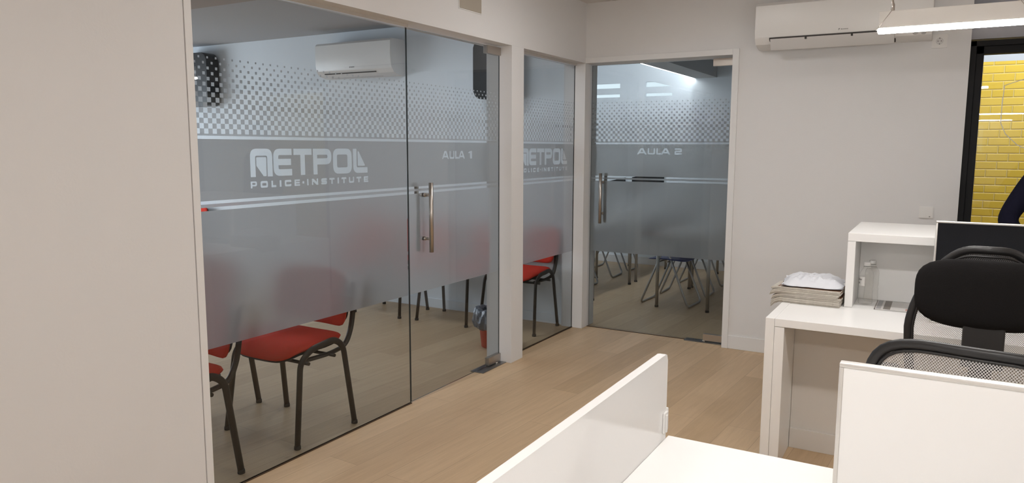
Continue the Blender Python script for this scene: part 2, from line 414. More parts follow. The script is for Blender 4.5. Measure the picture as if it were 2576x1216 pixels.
# ------------------------------------------------------------------ room shell
struct('floor', bx(-10, 4.2, -5.2, 9.7, -0.06, 0), 'floor', 'light oak plank floor running through all the rooms', 'floor')
struct('ceiling', bx(-2.80, 4.2, -5.2, YB+0.24, CE, CE+0.1), 'ceil', 'white painted office ceiling', 'ceiling')
b = bmesh.new(); box(b, -2.82, XW, -5.0, 1.946, 0, CE); box(b, -2.82, XW, 1.946, YB+0.02, HD, CE)
struct('wall_left', b, 'wall', 'cream white wall on the left with the header above the glass', 'wall')
b = bmesh.new(); box(b, -1.42, 0.10, YB, 5.98, 0, CE); box(b, -2.82, -1.42, YB, 5.98, HD, CE)
box(b, 2.3, 4.2, YB, 5.98, 0, CE)
struct('wall_back', b, 'wall', 'cream white end wall with the air conditioner', 'wall')
b = bmesh.new(); box(b, 4.0, 4.2, -5.2, YB, 0, CE)
struct('wall_right', b, 'wall', 'white office wall outside the view on the right', 'wall')
b = bmesh.new(); box(b, -2.8, -1.2, -5.2, -5.0, 0, CE); box(b, 3.2, 4.2, -5.2, -5.0, 0, CE); wall_with_holes(b, -1.2, 3.2, 0, CE, -5.2, -5.0, [(0.10, 0.60, 1.52, 2.0)])
struct('wall_front', b, 'wall', 'office wall with a small window behind the camera', 'wall')
struct('window_8', bx(0.10, 0.60, -5.12, -5.11, 1.52, 2.0), 'sky_pane', 'small bright window behind the camera', 'window')
# casing on the left end of the glass, pillars
b = bmesh.new(); box(b, -2.80, XW+0.004, 1.949, 1.982, 0, HD, 0.002)
struct('trim_1', b, 'trim', 'narrow white casing strip at the left edge of the glass wall', 'trim')
b = bx(-2.83, XW, 4.52, 4.69, 0, HD, 0.0015)
struct('wall_pillar', b, 'wall', 'square white pillar between the first classroom door and narrow glass pane', 'pillar')
b = bmesh.new(); box(b, -2.82, XW, 5.735, 5.98, 0, HD, 0.0015)
struct('wall_corner', b, 'wall', 'white corner pillar between the two classrooms', 'pillar')
# first classroom
b = bmesh.new(); box(b, -9.6, -2.82, 5.78, 5.98, 0, 2.9)
struct('wall_partition', b, 'wall_room', 'bluish white classroom wall carrying the inner air conditioner', 'wall')
b = bmesh.new(); box(b, -9.8, -9.6, 0.2, 5.98, 0, 0.75); box(b, -9.8, -9.6, 0.2, 5.98, 2.3, 2.9)
box(b, -9.8, -9.6, 0.2, 1.5, 0.75, 2.3); box(b, -9.8, -9.6, 4.9, 5.98, 0.75, 2.3)
struct('wall_classroom_far', b, 'wall_room', 'far classroom window wall hidden from view', 'wall')
struct('wall_classroom_near', bx(-9.8, -2.8, 0.0, 0.2, 0, 2.9), 'wall_room', 'near classroom wall hidden from view', 'wall')
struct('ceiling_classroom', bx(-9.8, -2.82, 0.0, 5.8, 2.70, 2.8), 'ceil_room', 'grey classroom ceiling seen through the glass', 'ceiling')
struct('trim_beam', bx(-9.6, -2.83, 3.55, 4.10, 2.668, 2.705, 0.004), 'beam', 'brownish shallow ceiling beam in the first classroom', 'beam')
# second classroom
Y2 = 9.44
b = bmesh.new()
SL = [(-4.50, -3.807, 2.348, 2.408), (-4.50, -3.807, 2.228, 2.268), (-3.445, -3.09, 2.228, 2.267), (-3.445, -3.11, 2.348, 2.412)]
wall_with_holes(b, -5.6, -0.4, 0, 3.1, Y2, Y2+0.2, SL)
struct('wall_classroom_back', b, 'wall_room', 'far wall of the second classroom with narrow high slots', 'wall')
struct('wall_classroom_left', bx(-5.8, -5.6, 5.98, Y2+0.2, 0, 3.1), 'wall_room', 'left wall of the second classroom hidden from view', 'wall')
struct('wall_classroom_right', bx(-0.5, -0.3, 5.98, Y2+0.2, 0, 3.1), 'wall_room', 'right wall of the second classroom', 'wall')
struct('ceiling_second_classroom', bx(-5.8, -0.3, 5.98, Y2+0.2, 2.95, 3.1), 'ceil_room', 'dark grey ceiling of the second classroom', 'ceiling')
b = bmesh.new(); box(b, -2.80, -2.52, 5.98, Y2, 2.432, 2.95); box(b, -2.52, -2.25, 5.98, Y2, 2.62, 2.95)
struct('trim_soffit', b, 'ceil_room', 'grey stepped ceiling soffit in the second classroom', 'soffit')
for k, h in enumerate(SL):
    b = bmesh.new()
    if k == 3: prism(b, [(h[0], h[2]), (h[1], h[2]), (h[0]+0.10, h[3]), (h[0], h[3])], Y2+0.03, Y2+0.04, 'y')
    else: box(b, h[0], h[1], Y2+0.03, Y2+0.04, h[2], h[3])
    lab = ['upper left', 'lower left', 'lower right', 'upper right wedge shaped'][k]
    o = struct('window_%d' % (k+4), b, 'sky_pane', lab+' bright daylight slot high on the second classroom wall', 'window')
b = bmesh.new()
box(b, -3.445, -3.11, Y2-0.004, Y2+0.035, 2.412, 2.42)
prism(b, [(-3.11, 2.348), (-3.11, 2.412), (-3.345, 2.412)], Y2-0.001, Y2+0.028, 'y')
struct('trim_slot', b, 'wall_room', 'sloping infill beside the upper right daylight slot', 'trim')
cv = build('cove_light', bx(-2.835, -2.803, 6.1, Y2-0.02, 2.436, 2.462, 0.003), 'cove'); tag(cv, 'thin bright linear light along the ceiling soffit edge in second classroom', 'light')
cv = build('cove_light', bx(-2.90, -2.803, 6.6, Y2-0.05, 2.87, 2.90, 0.003), 'cove_high'); tag(cv, 'hidden upper linear light washing the second classroom far wall', 'light')
b = bmesh.new(); box(b, -5.6, -0.5, Y2-0.014, Y2, 0, 0.10, 0.003)
struct('baseboard_back', b, 'trim', 'white baseboard along the second classroom far wall', 'baseboard')
b = bmesh.new(); box(b, -9.6, -2.83, 5.768, 5.78, 0, 0.09, 0.003)
struct('baseboard_partition', b, 'wall_room', 'white baseboard along the first classroom wall', 'baseboard')
b = bmesh.new(); box(b, -1.372, 0.098, YB-0.010, YB, 0, 0.105, 0.003)
struct('baseboard_end', b, 'trim', 'white baseboard on the end wall beside the second classroom door', 'baseboard')
b = bmesh.new(); box(b, -1.42, -1.372, YB-0.012, YB+0.02, 0, 2.292, 0.002); box(b, XW, -1.42, YB-0.012, YB+0.02, HD-0.002, 2.292, 0.002)
struct('trim_2', b, 'trim', 'flat white casing around the second classroom door', 'trim')
# glazed opening and the tiled room behind it
b = bmesh.new(); box(b, 0.10, 2.3, 5.80, 5.98, 2.262, 2.46); box(b, 0.10, 2.3, 5.80, 5.98, 2.46, CE) if False else None
struct('trim_lintel', b, 'grey_wall', 'grey lintel above the black framed glass', 'lintel')
struct('wall_recess', bx(0.10, 2.3, 5.96, 5.99, 2.46, CE), 'grey_wall', 'dark grey recess above the lintel at top right', 'wall')
struct('wall_tiled', bx(-0.3, 4.0, 8.4, 8.6, 0, 2.368), 'tiles', 'wall of glossy yellow bevelled metro tiles', 'wall')
struct('wall_tiled_upper', bx(-0.3, 4.0, 8.4, 8.6, 2.368, 3.0), 'white_tile_band', 'white wall band above the yellow tiles', 'wall')
b = bmesh.new(); box(b, -0.31, -0.1, 5.98, 8.6, 0, 3.0); box(b, 3.9, 4.1, 5.98, 8.6, 0, 3.0)
struct('wall_tiled_sides', b, 'wall', 'white side walls of the tiled room', 'wall')
struct('ceiling_tiled_room', bx(-0.3, 4.1, 5.98, 8.6, 3.0, 3.1), 'white_tile_band', 'white ceiling of the tiled room', 'ceiling')

# black framed glazing
wn = empty('window_3', (0, 0, 0), label='tall glass panel in a thick black frame showing yellow tiles', cat='window', kind='structure')
b = bmesh.new()
for a in ((0.10, 0.135), (0.135, 0.178)):
    d = 0.0 if a[0] == 0.10 else 0.012
    box(b, a[0], a[1], 5.765+d, 5.86, 0, 2.248-(0.035 if d else 0), 0.003)
box(b, 0.10, 2.3, 5.765, 5.86, 2.213, 2.248, 0.003); box(b, 0.135, 2.3, 5.777, 5.86, 2.163, 2.213, 0.003)
box(b, 2.22, 2.3, 5.765, 5.86, 0, 2.21, 0.003); box(b, 0.17, 2.22, 5.765, 5.86, 0, 0.08, 0.003)
o = build('frame', b, 'black_frame', wn)
build('glass_pane', bx(0.17, 2.22, 5.815, 5.823, 0.08, 2.17), 'glass_win', wn)
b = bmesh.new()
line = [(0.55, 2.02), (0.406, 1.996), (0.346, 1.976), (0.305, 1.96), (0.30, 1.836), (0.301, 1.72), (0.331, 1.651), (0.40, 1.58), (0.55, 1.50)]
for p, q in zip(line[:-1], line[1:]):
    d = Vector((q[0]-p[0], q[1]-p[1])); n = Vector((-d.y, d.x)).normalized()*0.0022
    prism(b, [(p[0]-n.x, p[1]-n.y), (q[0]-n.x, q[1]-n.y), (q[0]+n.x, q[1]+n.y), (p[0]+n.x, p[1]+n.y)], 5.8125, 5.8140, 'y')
o = build('reflection_outline', b, 'reflection_line', wn); o['label'] = 'thin whitish shield shaped reflection drawn on the glass'  # pale strokes drawn in place of a reflection in the pane

# ------------------------------------------------------------------ frosted film with cut-out lettering
def G(ch, w, h, s, r):
    m = h/2
    return {
     'P': ([(0,0),(0,h),(w,h,r),(w,h*.28,r),(s,h*.28),(s,0)], [[(s,h-s*.75),(w-s,h-s*.75,r*.3),(w-s,h*.28+s*.75,r*.3),(s,h*.28+s*.75)]]),
     'O': ([(0,0,r),(0,h,r),(w,h,r),(w,0,r)], [[(s,s,r*.4),(s,h-s,r*.4),(w-s,h-s,r*.4),(w-s,s,r*.4)]]),
     'L': ([(0,0),(0,h),(s,h),(s,s),(w,s),(w,0)], []),
     'I': ([(0,0),(0,h),(w,h),(w,0)], []),
     'C': ([(w,h,r*.6),(0,h,r),(0,0,r),(w,0,r*.6),(w,h*.36),(w-s,h*.36),(w-s,s),(s,s,r*.3),(s,h-s,r*.3),(w-s,h-s),(w-s,h*.64),(w,h*.64)], []),
     'E': ([(0,0),(0,h),(w,h),(w,h-s*.85),(s,h-s*.85),(s,m+s*.42),(w*.95,m+s*.42),(w*.95,m-s*.42),(s,m-s*.42),(s,s*.85),(w,s*.85),(w,0)], []),
     'N': ([(0,0),(0,h),(s*1.2,h),(w-s,s*1.5),(w-s,h),(w,h),(w,0),(w-s*1.2,0),(s,h-s*1.5),(s,0)], []),
     'S': ([(w,h,r*.6),(0,h,r),(0,m-s/2,r),(w-s,m-s/2),(w-s,s),(0,s),(0,0,r*.6),(w,0,r),(w,m+s/2,r),(s,m+s/2),(s,h-s),(w,h-s)], []),
     '2': ([(0,h,r*.4),(w,h,r),(w,m-s/2,r*.8),(s,m-s/2),(s,s),(w,s),(w,0),(0,0),(0,m+s/2,r*.8),(w-s,m+s/2),(w-s,h-s),(0,h-s)], []),
     'T': ([(0,h),(w,h),(w,h-s),((w+s)/2,h-s),((w+s)/2,0),((w-s)/2,0),((w-s)/2,h-s),(0,h-s)], []),
     'U': ([(0,h),(0,0,r),(w,0,r),(w,h),(w-s,h),(w-s,s,r*.3),(s,s,r*.3),(s,h)], []),
     'A': ([(0,0),(w*.36,h),(w*.64,h),(w,0),(w-s*1.15,0),(w*.76,h*.19),(w*.24,h*.19),(s*1.15,0)], [[(w*.34,h*.40),(w*.5,h*.82),(w*.66,h*.40)]]),
     '1': ([(w*.45,0),(w*.45,h*.72),(0,h*.66),(0,h*.84),(w*.6,h),(w,h),(w,0)], []),
     '.': ([(0,0),(0,h),(w,h),(w,0)], []),
    }[ch]
def glyph(ch, x0, x1, z0, z1, s, r):
    o, hs = G(ch, x1-x0, z1-z0, s, r)
    f = lambda P: [(x0+p[0], z0+p[1], *p[2:]) for p in P]
    return [rounded(f(o), 4)] + [rounded(f(h), 4) for h in hs]
def logo(ox, oz):
    k = 0.001; S = lambda P: [(ox+p[0]*k, oz+p[1]*k, *[q*k for q in p[2:]]) for p in P]
    L = [rounded(S([(2,0),(2,129,36),(131,129,36),(131,0),(101,0),(101,97,9),(31,97,9),(31,0)])),
         rounded(S([(37,90,6),(96,90,6),(94,2,2),(77,2,3),(37,51,2)])),
         rounded(S([(252,129),(138,129,38),(138,1,38),(252,1),(252,32),(168,32,9),(168,51),(247,51),(247,81),(168,81),(168,99,9),(252,99)])),
         rounded(S([(264,129),(383,129),(383,99),(337,99),(337,1),(308,1),(308,99),(264,99)])),
         rounded(S([(393,129),(522,129,40),(522,50,40),(421,50),(421,1),(393,1)])), rounded(S([(421,99),(493,99,8),(493,81,8),(421,81)])),
         rounded(S([(533,0,40),(533,130,40),(673,130,40),(673,0,40)])), rounded(S([(562,32,10),(562,99,10),(640,99,10),(640,32,10)])),
         rounded(S([(684,129),(711,129),(711,30,9),(797,30),(797,0),(684,0,38)])),
         rounded(S([(720,38,4),(720,116,3),(728,116,3),(779,38,5)]))]
    for ch, a, c in (('P',0,36),('O',57,100),('L',121,150),('I',171,182),('C',203,244),('E',265,300),('.',317,328),('I',348,357),('N',380,423),('S',445,485),
                     ('T',503,540),('I',562,573),('T',592,628),('U',648,688),('T',707,745),('E',766,801)):
        z0, z1 = (-51, -20) if ch != '.' else (-41, -30)
        L += glyph(ch, ox+a*k, ox+c*k, oz+z0*k, oz+z1*k, 0.0095 if ch != '.' else .01, 0.009)
    return L
def film(parent, u0, u1, cuts, plane, phase, off):
    """u along the glass; plane 'x' (glass at x=off, u=y) or 'y' (glass at y=off, u=x)"""
    to3 = (lambda u, z: (off, u, z)) if plane == 'x' else (lambda u, z: (u, off, z))
    bm = bmesh.new()
    def quad(a, c, z0, z1):
        if c-a > 1e-4: bm.faces.new([bm.verts.new(to3(*p)) for p in ((a,z0),(c,z0),(c,z1),(a,z1))])
    quad(u0, u1, 0.671, 1.276); quad(u0, u1, 1.291, 1.305); quad(u0, u1, 1.598, 1.6066)
    for i in range(15):
        zc = 1.6172+0.0221*i; s = min(1.0, 0.40+0.065*(14-i))*0.0214; hz = s/2*1.033
        start = phase+0.0214+(0.0214 if i % 2 else 0)
        k0 = math.floor((u0-start)/0.0428)
        for k in range(k0, k0+int((u1-u0)/0.0428)+3):
            c = start+0.0428*k; a, e = max(u0, c-s/2), min(u1, c+s/2)
            if e > a: quad(a, e, zc-hz, zc+hz)
    # band with lettering: filled 2-D curve
    cu = bpy.data.curves.new('band', 'CURVE'); cu.dimensions = '2D'; cu.fill_mode = 'BOTH'
    for poly in [[(u0, 1.319), (u1, 1.319), (u1, 1.584), (u0, 1.584)]]+cuts:
        sp = cu.splines.new('POLY'); sp.points.add(len(poly)-1)
        for p, q in zip(sp.points, poly): p.co = (q[0], q[1], 0, 1)
        sp.use_cyclic_u = True
    ob = bpy.data.objects.new('band', cu); C.objects.link(ob)
    dg = bpy.context.evaluated_depsgraph_get(); dg.update()
    me = ob.evaluated_get(dg).to_mesh()
    vs = [bm.verts.new(to3(v.co.x, v.co.y)) for v in me.vertices]
    for p in me.polygons:
        try: bm.faces.new([vs[i] for i in p.vertices])
        except ValueError: pass
    bpy.data.objects.remove(ob); 
    return build('frosted_film', bm, 'film', parent)
def pane(parent, plane, off, u0, u1, z0, z1):
    bm = bmesh.new()
    if plane == 'x': box(bm, off-0.004, off+0.004, u0, u1, z0, z1)
    else: box(bm, u0, u1, off-0.004, off+0.004, z0, z1)
    bm.faces.ensure_lookup_table()
    for f in bm.faces:
        n = f.normal if f.normal.length else None
        f.normal_update(); ax = 0 if plane == 'x' else 1
        if abs(f.normal[ax]) < 0.5: f.material_index = 1
    o = build('glass_pane', bm, ['glass', 'glass_edge'], parent)
    return o
def aula(u, num):
    L = []; z0, z1 = 1.480, 1.530
    if num == '1': T = [('A', 0, .078), ('U', .087, .143), ('L', .152, .192), ('A', .168+.02, .262-.012), ('1', .305, .345)]
    else: T = [('A', 0, .084), ('U', .098, .163), ('L', .177, .216), ('A', .205, .280), ('2', .318, .376)]
    if num == '1': T = [('A', 0, .074), ('U', .082, .136), ('L', .146, .186), ('A', .184, .256), ('1', .300, .343)]
    else: T = [('A', 0, .082), ('U', .092, .154), ('L', .166, .206), ('A', .204, .282), ('2', .318, .376)]
    for ch, a, c in T: L += glyph(ch, u+a, u+c, z0+(0.021 if num == '2' else 0), z1+(0.021 if num == '2' else 0), 0.0115, 0.012)
    return L

g1 = empty('window_1', (0, 0, 0), label='large fixed glass pane with frosted police institute lettering left of the first door', cat='window', kind='structure')
pane(g1, 'x', XG, 1.90, 3.470, 0.006, 2.238)
film(g1, 1.90, 3.470, logo(2.331, 1.414), 'x', 2.065, XG-0.0065)
g2 = empty('window_2', (0, 0, 0), label='narrow fixed glass pane between the two white pillars with frosted lettering', cat='window', kind='structure')
pane(g2, 'x', XG, 4.69, 5.735, 0.006, 2.238)
film(g2, 4.69, 5.735, logo(4.825, 1.418), 'x', 5.323, XG-0.0065)
d1 = empty('door_1', (XG, 4.47, 0), label='frameless glass door reading AULA 1', cat='door', kind='structure')
d2 = empty('door_2', (-1.47, YG2, 0), label='frameless glass door reading AULA 2', cat='door', kind='structure')
def reparent(objs, root):
    for o in objs:
        o.parent = root; o.matrix_parent_inverse = Matrix.Translation(-root.location)
P_ = []
P_.append(pane(None, 'x', XG, 3.4745, 4.508, 0.010, 2.236)); P_.append(film(None, 3.4745, 4.508, aula(3.829, '1'), 'x', 3.477+0.0428*0.3, XG-0.0065))
def handle(plane, u, base, sgn):
    # bar handle on one side of a glass door, built in world space
    b = bmesh.new()
    f = (lambda d, z, du=0: (base+sgn*d, u+du, z)) if plane == 'x' else (lambda d, z, du=0: (u+du, base+sgn*d, z))
    tube(b, [f(.055, .918), f(.055, 1.341)], .0135, seg=20)
    for z in (1.000, 1.266):
        tube(b, [f(.005, z), f(.055, z)], .0085, seg=14); tube(b, [f(.004, z), f(.014, z)], .0125, seg=16); tube(b, [f(.014, z), f(.020, z)], .0115, .0115, seg=16)
    return build('door_handle', b, 'steel')
P_ += [handle('x', 3.625, XG, 1), handle('x', 3.625, XG, -1)]
b = bmesh.new(); box(b, XG-.017, XG+.017, 4.345, 4.508, 0.012, 0.068, .002); h1 = build('bottom_hinge', b, 'steel')
b = bmesh.new(); box(b, XG-.017, XG+.017, 4.33, 4.508, 2.184, 2.238, .002); h2 = build('top_hinge', b, 'steel')
P_ += [h1, h2]; reparent(P_, d1)
P_ = [pane(None, 'y', YG2, -2.605, -1.428, 0.010, 2.236), film(None, -2.605, -1.428, aula(-2.197, '2'), 'y', -1.763, YG2+0.0065)]
P_ += [handle('y', -2.492, YG2, -1), handle('y', -2.492, YG2, 1)]
P_.append(build('bottom_hinge', bx(-1.592, -1.428, YG2-.017, YG2+.017, 0.014, 0.068, .002), 'steel'))
P_.append(build('top_hinge', bx(-1.588, -1.428, YG2-.017, YG2+.017, 2.18, 2.238, .002), 'steel')); reparent(P_, d2)
b = bmesh.new(); box(b, XG-.018, XG+.018, 1.982, 3.474, 2.232, HD, .001); box(b, XG-.018, XG+.018, 4.69, 5.735, 2.232, HD, .001)
struct('trim_3', b, 'alu', 'slim metal channel along the head of the classroom glass', 'trim')
b = bmesh.new(); box(b, XG-.007, XG+.007, 1.98, 3.474, 0, .006); box(b, XG-.007, XG+.007, 4.69, 5.735, 0, .006); box(b, -2.62, -1.42, YG2-.008, YG2+.008, 0, .004)
struct('trim_4', b, 'seal', 'dark brown sealant line along the foot of the glass', 'trim')
def plate(x0, x1, y0, y1, lab):
    r = empty('floor_spring_plate', ((x0+x1)/2, (y0+y1)/2, 0), label=lab, cat='floor plate')
    r2 = build('plate', bx(x0-(x0+x1)/2, x1-(x0+x1)/2, y0-(y0+y1)/2, y1-(y0+y1)/2, 0.0005, .006, .001), 'steel_dark', r)
    b = bmesh.new(); lathe(b, [(.016, .006), (.016, .011), (.010, .0125)], (0, 0.10 if y1-y0 > .2 else 0, 0)); build('spindle', b, 'steel', r)
plate(-2.762, -2.660, 4.20, 4.515, 'brushed metal floor plate under the AULA 1 door hinge')
plate(-1.74, -1.43, 5.795, 5.885, 'dark metal floor plate under the AULA 2 door hinge')

# ------------------------------------------------------------------ small wall things of the office
t = empty('vent_cover', (XW, 3.998, 2.40), label='tan rectangular vent plate on the wall above the AULA 1 door', cat='vent')
b = bx(0, .006, -.124, .124, 0, .25, .002); build('plate', b, 'vent', t)
b = bmesh.new(); box(b, 0, .004, -.130, .130, -.006, .256, .001); build('frame', b, 'trim', t)
def socket(loc):
    t = empty('wall_socket', loc, label='white earthed wall socket at the end of the air conditioner', cat='socket')
    build('plate', prism(bmesh.new(), rrect(-.044, .044, -.044, .044, .004), -.009, 0, 'y', bev=.0015), 'white_plastic', t)
    b = bmesh.new(); n = 32
    rings = []
    for r, y in ((.0215, -.0095), (.0205, -.010), (.0195, -.0095)):
        rings.append([b.verts.new((r*math.cos(2*math.pi*k/n), y, r*math.sin(2*math.pi*k/n))) for k in range(n)])
    for i in range(2):
        for k in range(n): b.faces.new((rings[i][k], rings[i][(k+1) % n], rings[i+1][(k+1) % n], rings[i+1][k]))
    b.faces.new(rings[2]); build('insert', b, 'vane', t)
    b = bmesh.new()
    for p in ((-.0095, 0), (.0095, 0)): tube(b, [(p[0], -.0102, p[1]), (p[0], -.009, p[1])], .0027)
    for z in (.0185, -.0185): box(b, -.003, .003, -.0115, -.009, z-.0022, z+.0022)
    build('contact', b, 'dark_slot', t)
socket((-0.078, YB, 2.257))
t = empty('light_switch', (-0.0835, YB, 1.125), label='square white wall switch above the white counter', cat='switch')
build('plate', prism(bmesh.new(), rrect(-.042, .042, -.040, .040, .003), -.008, 0, 'y', bev=.0015), 'white_plastic', t)
build('rocker', prism(bmesh.new(), rrect(-.038, .038, -.036, .036, .002), -.0115, -.008, 'y', bev=.0012), 'white_plastic', t)
b = bmesh.new(); box(b, .018, .026, -.0122, -.0114, -.031, -.023); build('printed_mark', b, 'grey_mark', t)

# ------------------------------------------------------------------ air conditioners
def air_conditioner(loc, w, h, label, closed):
    t = empty('air_conditioner', loc, label=label, cat='air conditioner')
    D = .215
    prof = [(0, 0), (-.07, .0), (-.165, .022), (-.20, .062), (-.212, .12), (-D, .20), (-.212, h-.02), (-.195, h-.004), (-.15, h), (0, h)]
    prof = [(y, z*1.0) for y, z in prof]
    build('body', prism(bmesh.new(), rounded([(p[0], p[1], .012) if 0 < i < len(prof)-1 else p for i, p in enumerate(prof)], 4), -w/2, w/2, 'x', bev=.003), 'white_plastic', t, auto=30)
    # front panel, a separate shell proud of the body
    fp = [(-.1995, .068), (-.212, .12), (-.2155, .20), (-.2125, h-.022), (-.190, h-.001)]
    outer = [(y-.004, z) for y, z in fp]
    build('front_panel', prism(bmesh.new(), fp[::-1]+outer, -w/2+.004, w/2-.004, 'x', bev=.001), 'white_plastic', t, auto=30)
    if closed:
        b = bmesh.new(); prism(b, [(-.178, .0345), (-.080, .0035), (-.080, .0005), (-.180, .0315)], -w*.40, w*.28, 'x'); build('outlet_vane', b, 'vane', t)
        b = bmesh.new()
        prism(b, [(-.1845, .041), (-.179, .0345), (-.1805, .033), (-.187, .040)], -w*.405, w*.285, 'x')
        prism(b, [(-.079, .0045), (-.074, .0035), (-.074, .0005), (-.080, .0015)], -w*.36, w*.285, 'x'); build('outlet_slot', b, 'dark_slot', t)
    else:
        b = bmesh.new(); prism(b, [(-.205, .064), (-.10, .012), (-.10, -.006), (-.203, .052)], -w*.41, w*.31, 'x'); build('outlet_slot', b, 'dark_slot', t)
        b = bmesh.new(); prism(b, [(-.204, .054), (-.170, -.012), (-.160, -.020), (-.140, -.018), (-.150, -.006), (-.190, .048)], -w*.404, w*.305, 'x', bev=.001); build('outlet_vane', b, 'vane', t, auto=40)
        for x in (-w*.19, w*.075): build('vane_clip', bx(x-.006, x+.006, -.212, -.19, .040, .060, .002), 'dark_slot', t)
        b = bmesh.new()
        for x, z, r in ((w*.415, .038, .0165), (w*.458, .034, .0135)):
            tube(b, [(x, -.165, z+.004), (x, -.1865, z-.004)], r, r*.62, seg=20, ref=(1, 0, 0))
        build('indicator_light', b, 'indicator', t)
    # small maker's mark on the front
    b = bmesh.new(); x = w*.03 if not closed else 0; s = .0075
    zz = .088; yy = -.2105
    def q(poly): prism(b, [(x+u, zz+v) for u, v in poly], yy-.0045, yy-.0005, 'y')
    q([(-.034, -.006), (-.034, .006), (-.024, .006)]);
    cx = -.018
    for ch in 'DAIKIN':
        if ch == 'I': q([(cx, -.003), (cx+.0018, -.003), (cx+.0018, .003), (cx, .003)]); cx += .0045
        elif ch == 'D': q([(cx, -.003), (cx+.0055, -.003), (cx+.007, 0), (cx+.0055, .003), (cx, .003)]); cx += .009
        elif ch == 'A': q([(cx, -.003), (cx+.003, .003), (cx+.0045, .003), (cx+.0075, -.003), (cx+.0055, -.003), (cx+.00375, .001), (cx+.002, -.003)]); cx += .009
        elif ch == 'K': q([(cx, -.003), (cx+.0018, -.003), (cx+.0018, -.0006), (cx+.005, -.003), (cx+.007, -.003), (cx+.0035, 0), (cx+.007, .003), (cx+.005, .003), (cx+.0018, .0006), (cx+.0018, .003), (cx, .003)]); cx += .0085
        else: q([(cx, -.003), (cx+.0018, -.003), (cx+.0018, .0005), (cx+.0055, -.003), (cx+.007, -.003), (cx+.007, .003), (cx+.0055, .003), (cx+.0055, -.0005), (cx+.0018, .003), (cx, .003)]); cx += .009
    build('maker_mark', b, 'grey_mark', t)
    return t
air_conditioner((-0.672, YB, 2.262), 1.10, .305, 'large white wall air conditioner with open vane above the office counter', False)
air_conditioner((-5.02, 5.78, 2.235), 0.96, .335, 'white air conditioner seen through the classroom glass', True)

# ------------------------------------------------------------------ pendant lamps (linear)
def pendant(x0, x1, y, z, label, group='white linear pendant lamps'):
    t = empty('pendant_lamp', ((x0+x1)/2, y, z), label=label, cat='lamp', group=group)
    L = (x1-x0)/2
    b = bmesh.new(); box(b, -L, L, -.030, .030, .014, .089, .002); build('lamp_body', b, 'lamp_body', t)
    b = bmesh.new(); box(b, -L-.003, L+.003, -.0305, .0305, -.004, .0138, .002); build('diffuser', b, 'diffuser', t)
    for sx in (-1, 1):
        for sy in (-1, 1):
            xx = sx*(L-.052); yy = sy*.0325; b = bmesh.new()
            tube(b, [(xx, yy, .118), (xx, yy, CE-z)], .0008, seg=6)
            tube(b, [(xx, yy, .092), (sx*(L+.004), yy, .012)], .0013, seg=6)
            tube(b, [(sx*(L-.004), yy, .020), (sx*(L+.010), yy, .004)], .0016, seg=6)
            wr = build('wire', b, 'steel', t)
            b = bmesh.new(); lathe(b, [(.0015, .136), (.0058, .126), (.0058, .092), (.003, .089)], (xx, yy, 0), seg=12); build('wire_grip', b, 'steel', t)
    return t
PEN = []
PEN.append(pendant(-0.300, 0.285, 3.88, 2.083, 'white linear pendant lamp glowing in front of the air conditioner', None))
PEN.append(pendant(-0.66, 0.20, 2.50, 2.083, 'white linear pendant lamp between the desk and the counter outside the view', None))
PEN.append(pendant(-0.55, 0.28, 0.72, 2.083, 'white linear pendant lamp over the foreground desk outside the view', None))
PEN.append(pendant(-0.45, 1.65, -1.95, 2.083, 'white linear pendant lamp just behind the camera', None))
PEN.append(pendant(-0.60, 1.02, -4.85, 2.083, 'white linear pendant lamp far behind the camera', None))
PEN.append(pendant(2.0, 3.5, 2.6, 2.083, 'added white linear pendant lamp far to the right outside the view', None))  # unseen pendant added on the right for more ambient light

for y, lab in ((4.15, 'added square ceiling panel light over the corridor near the doors'), (2.3, 'added square ceiling panel light over the corridor beside the desk'), (0.4, 'added square ceiling panel light in the corridor level with the camera'), (-2.2, 'added square ceiling panel light behind the camera')):  # unseen panels added to brighten the corridor floor and walls
    t = empty('added_panel_light', (-1.55, y, CE), label=lab, cat='light')
    build('frame', bx(-.31, .31, -.31, .31, -.014, 0, .002), 'trim', t); build('diffuser', bx(-.29, .29, -.29, .29, -.018, -.0142), 'office_fill_led' if y > 4 else 'office_fill_led_dim', t)
# unseen ceiling panels added to brighten the first classroom and its wall
for nm, x, y, z, lab in (('added_panel_light', -3.72, 4.50, 2.70, 'added square ceiling panel light in the first classroom nearest the door'), ('added_panel_light', -6.4, 3.0, 2.70, 'added square ceiling panel light in the first classroom near its far wall')):
    t = empty(nm, (x, y, z), label=lab, cat='light')
    build('frame', bx(-.31, .31, -.31, .31, -.014, 0, .002), 'trim', t); build('diffuser', bx(-.29, .29, -.29, .29, -.018, -.0142), 'classroom_fill_led', t)

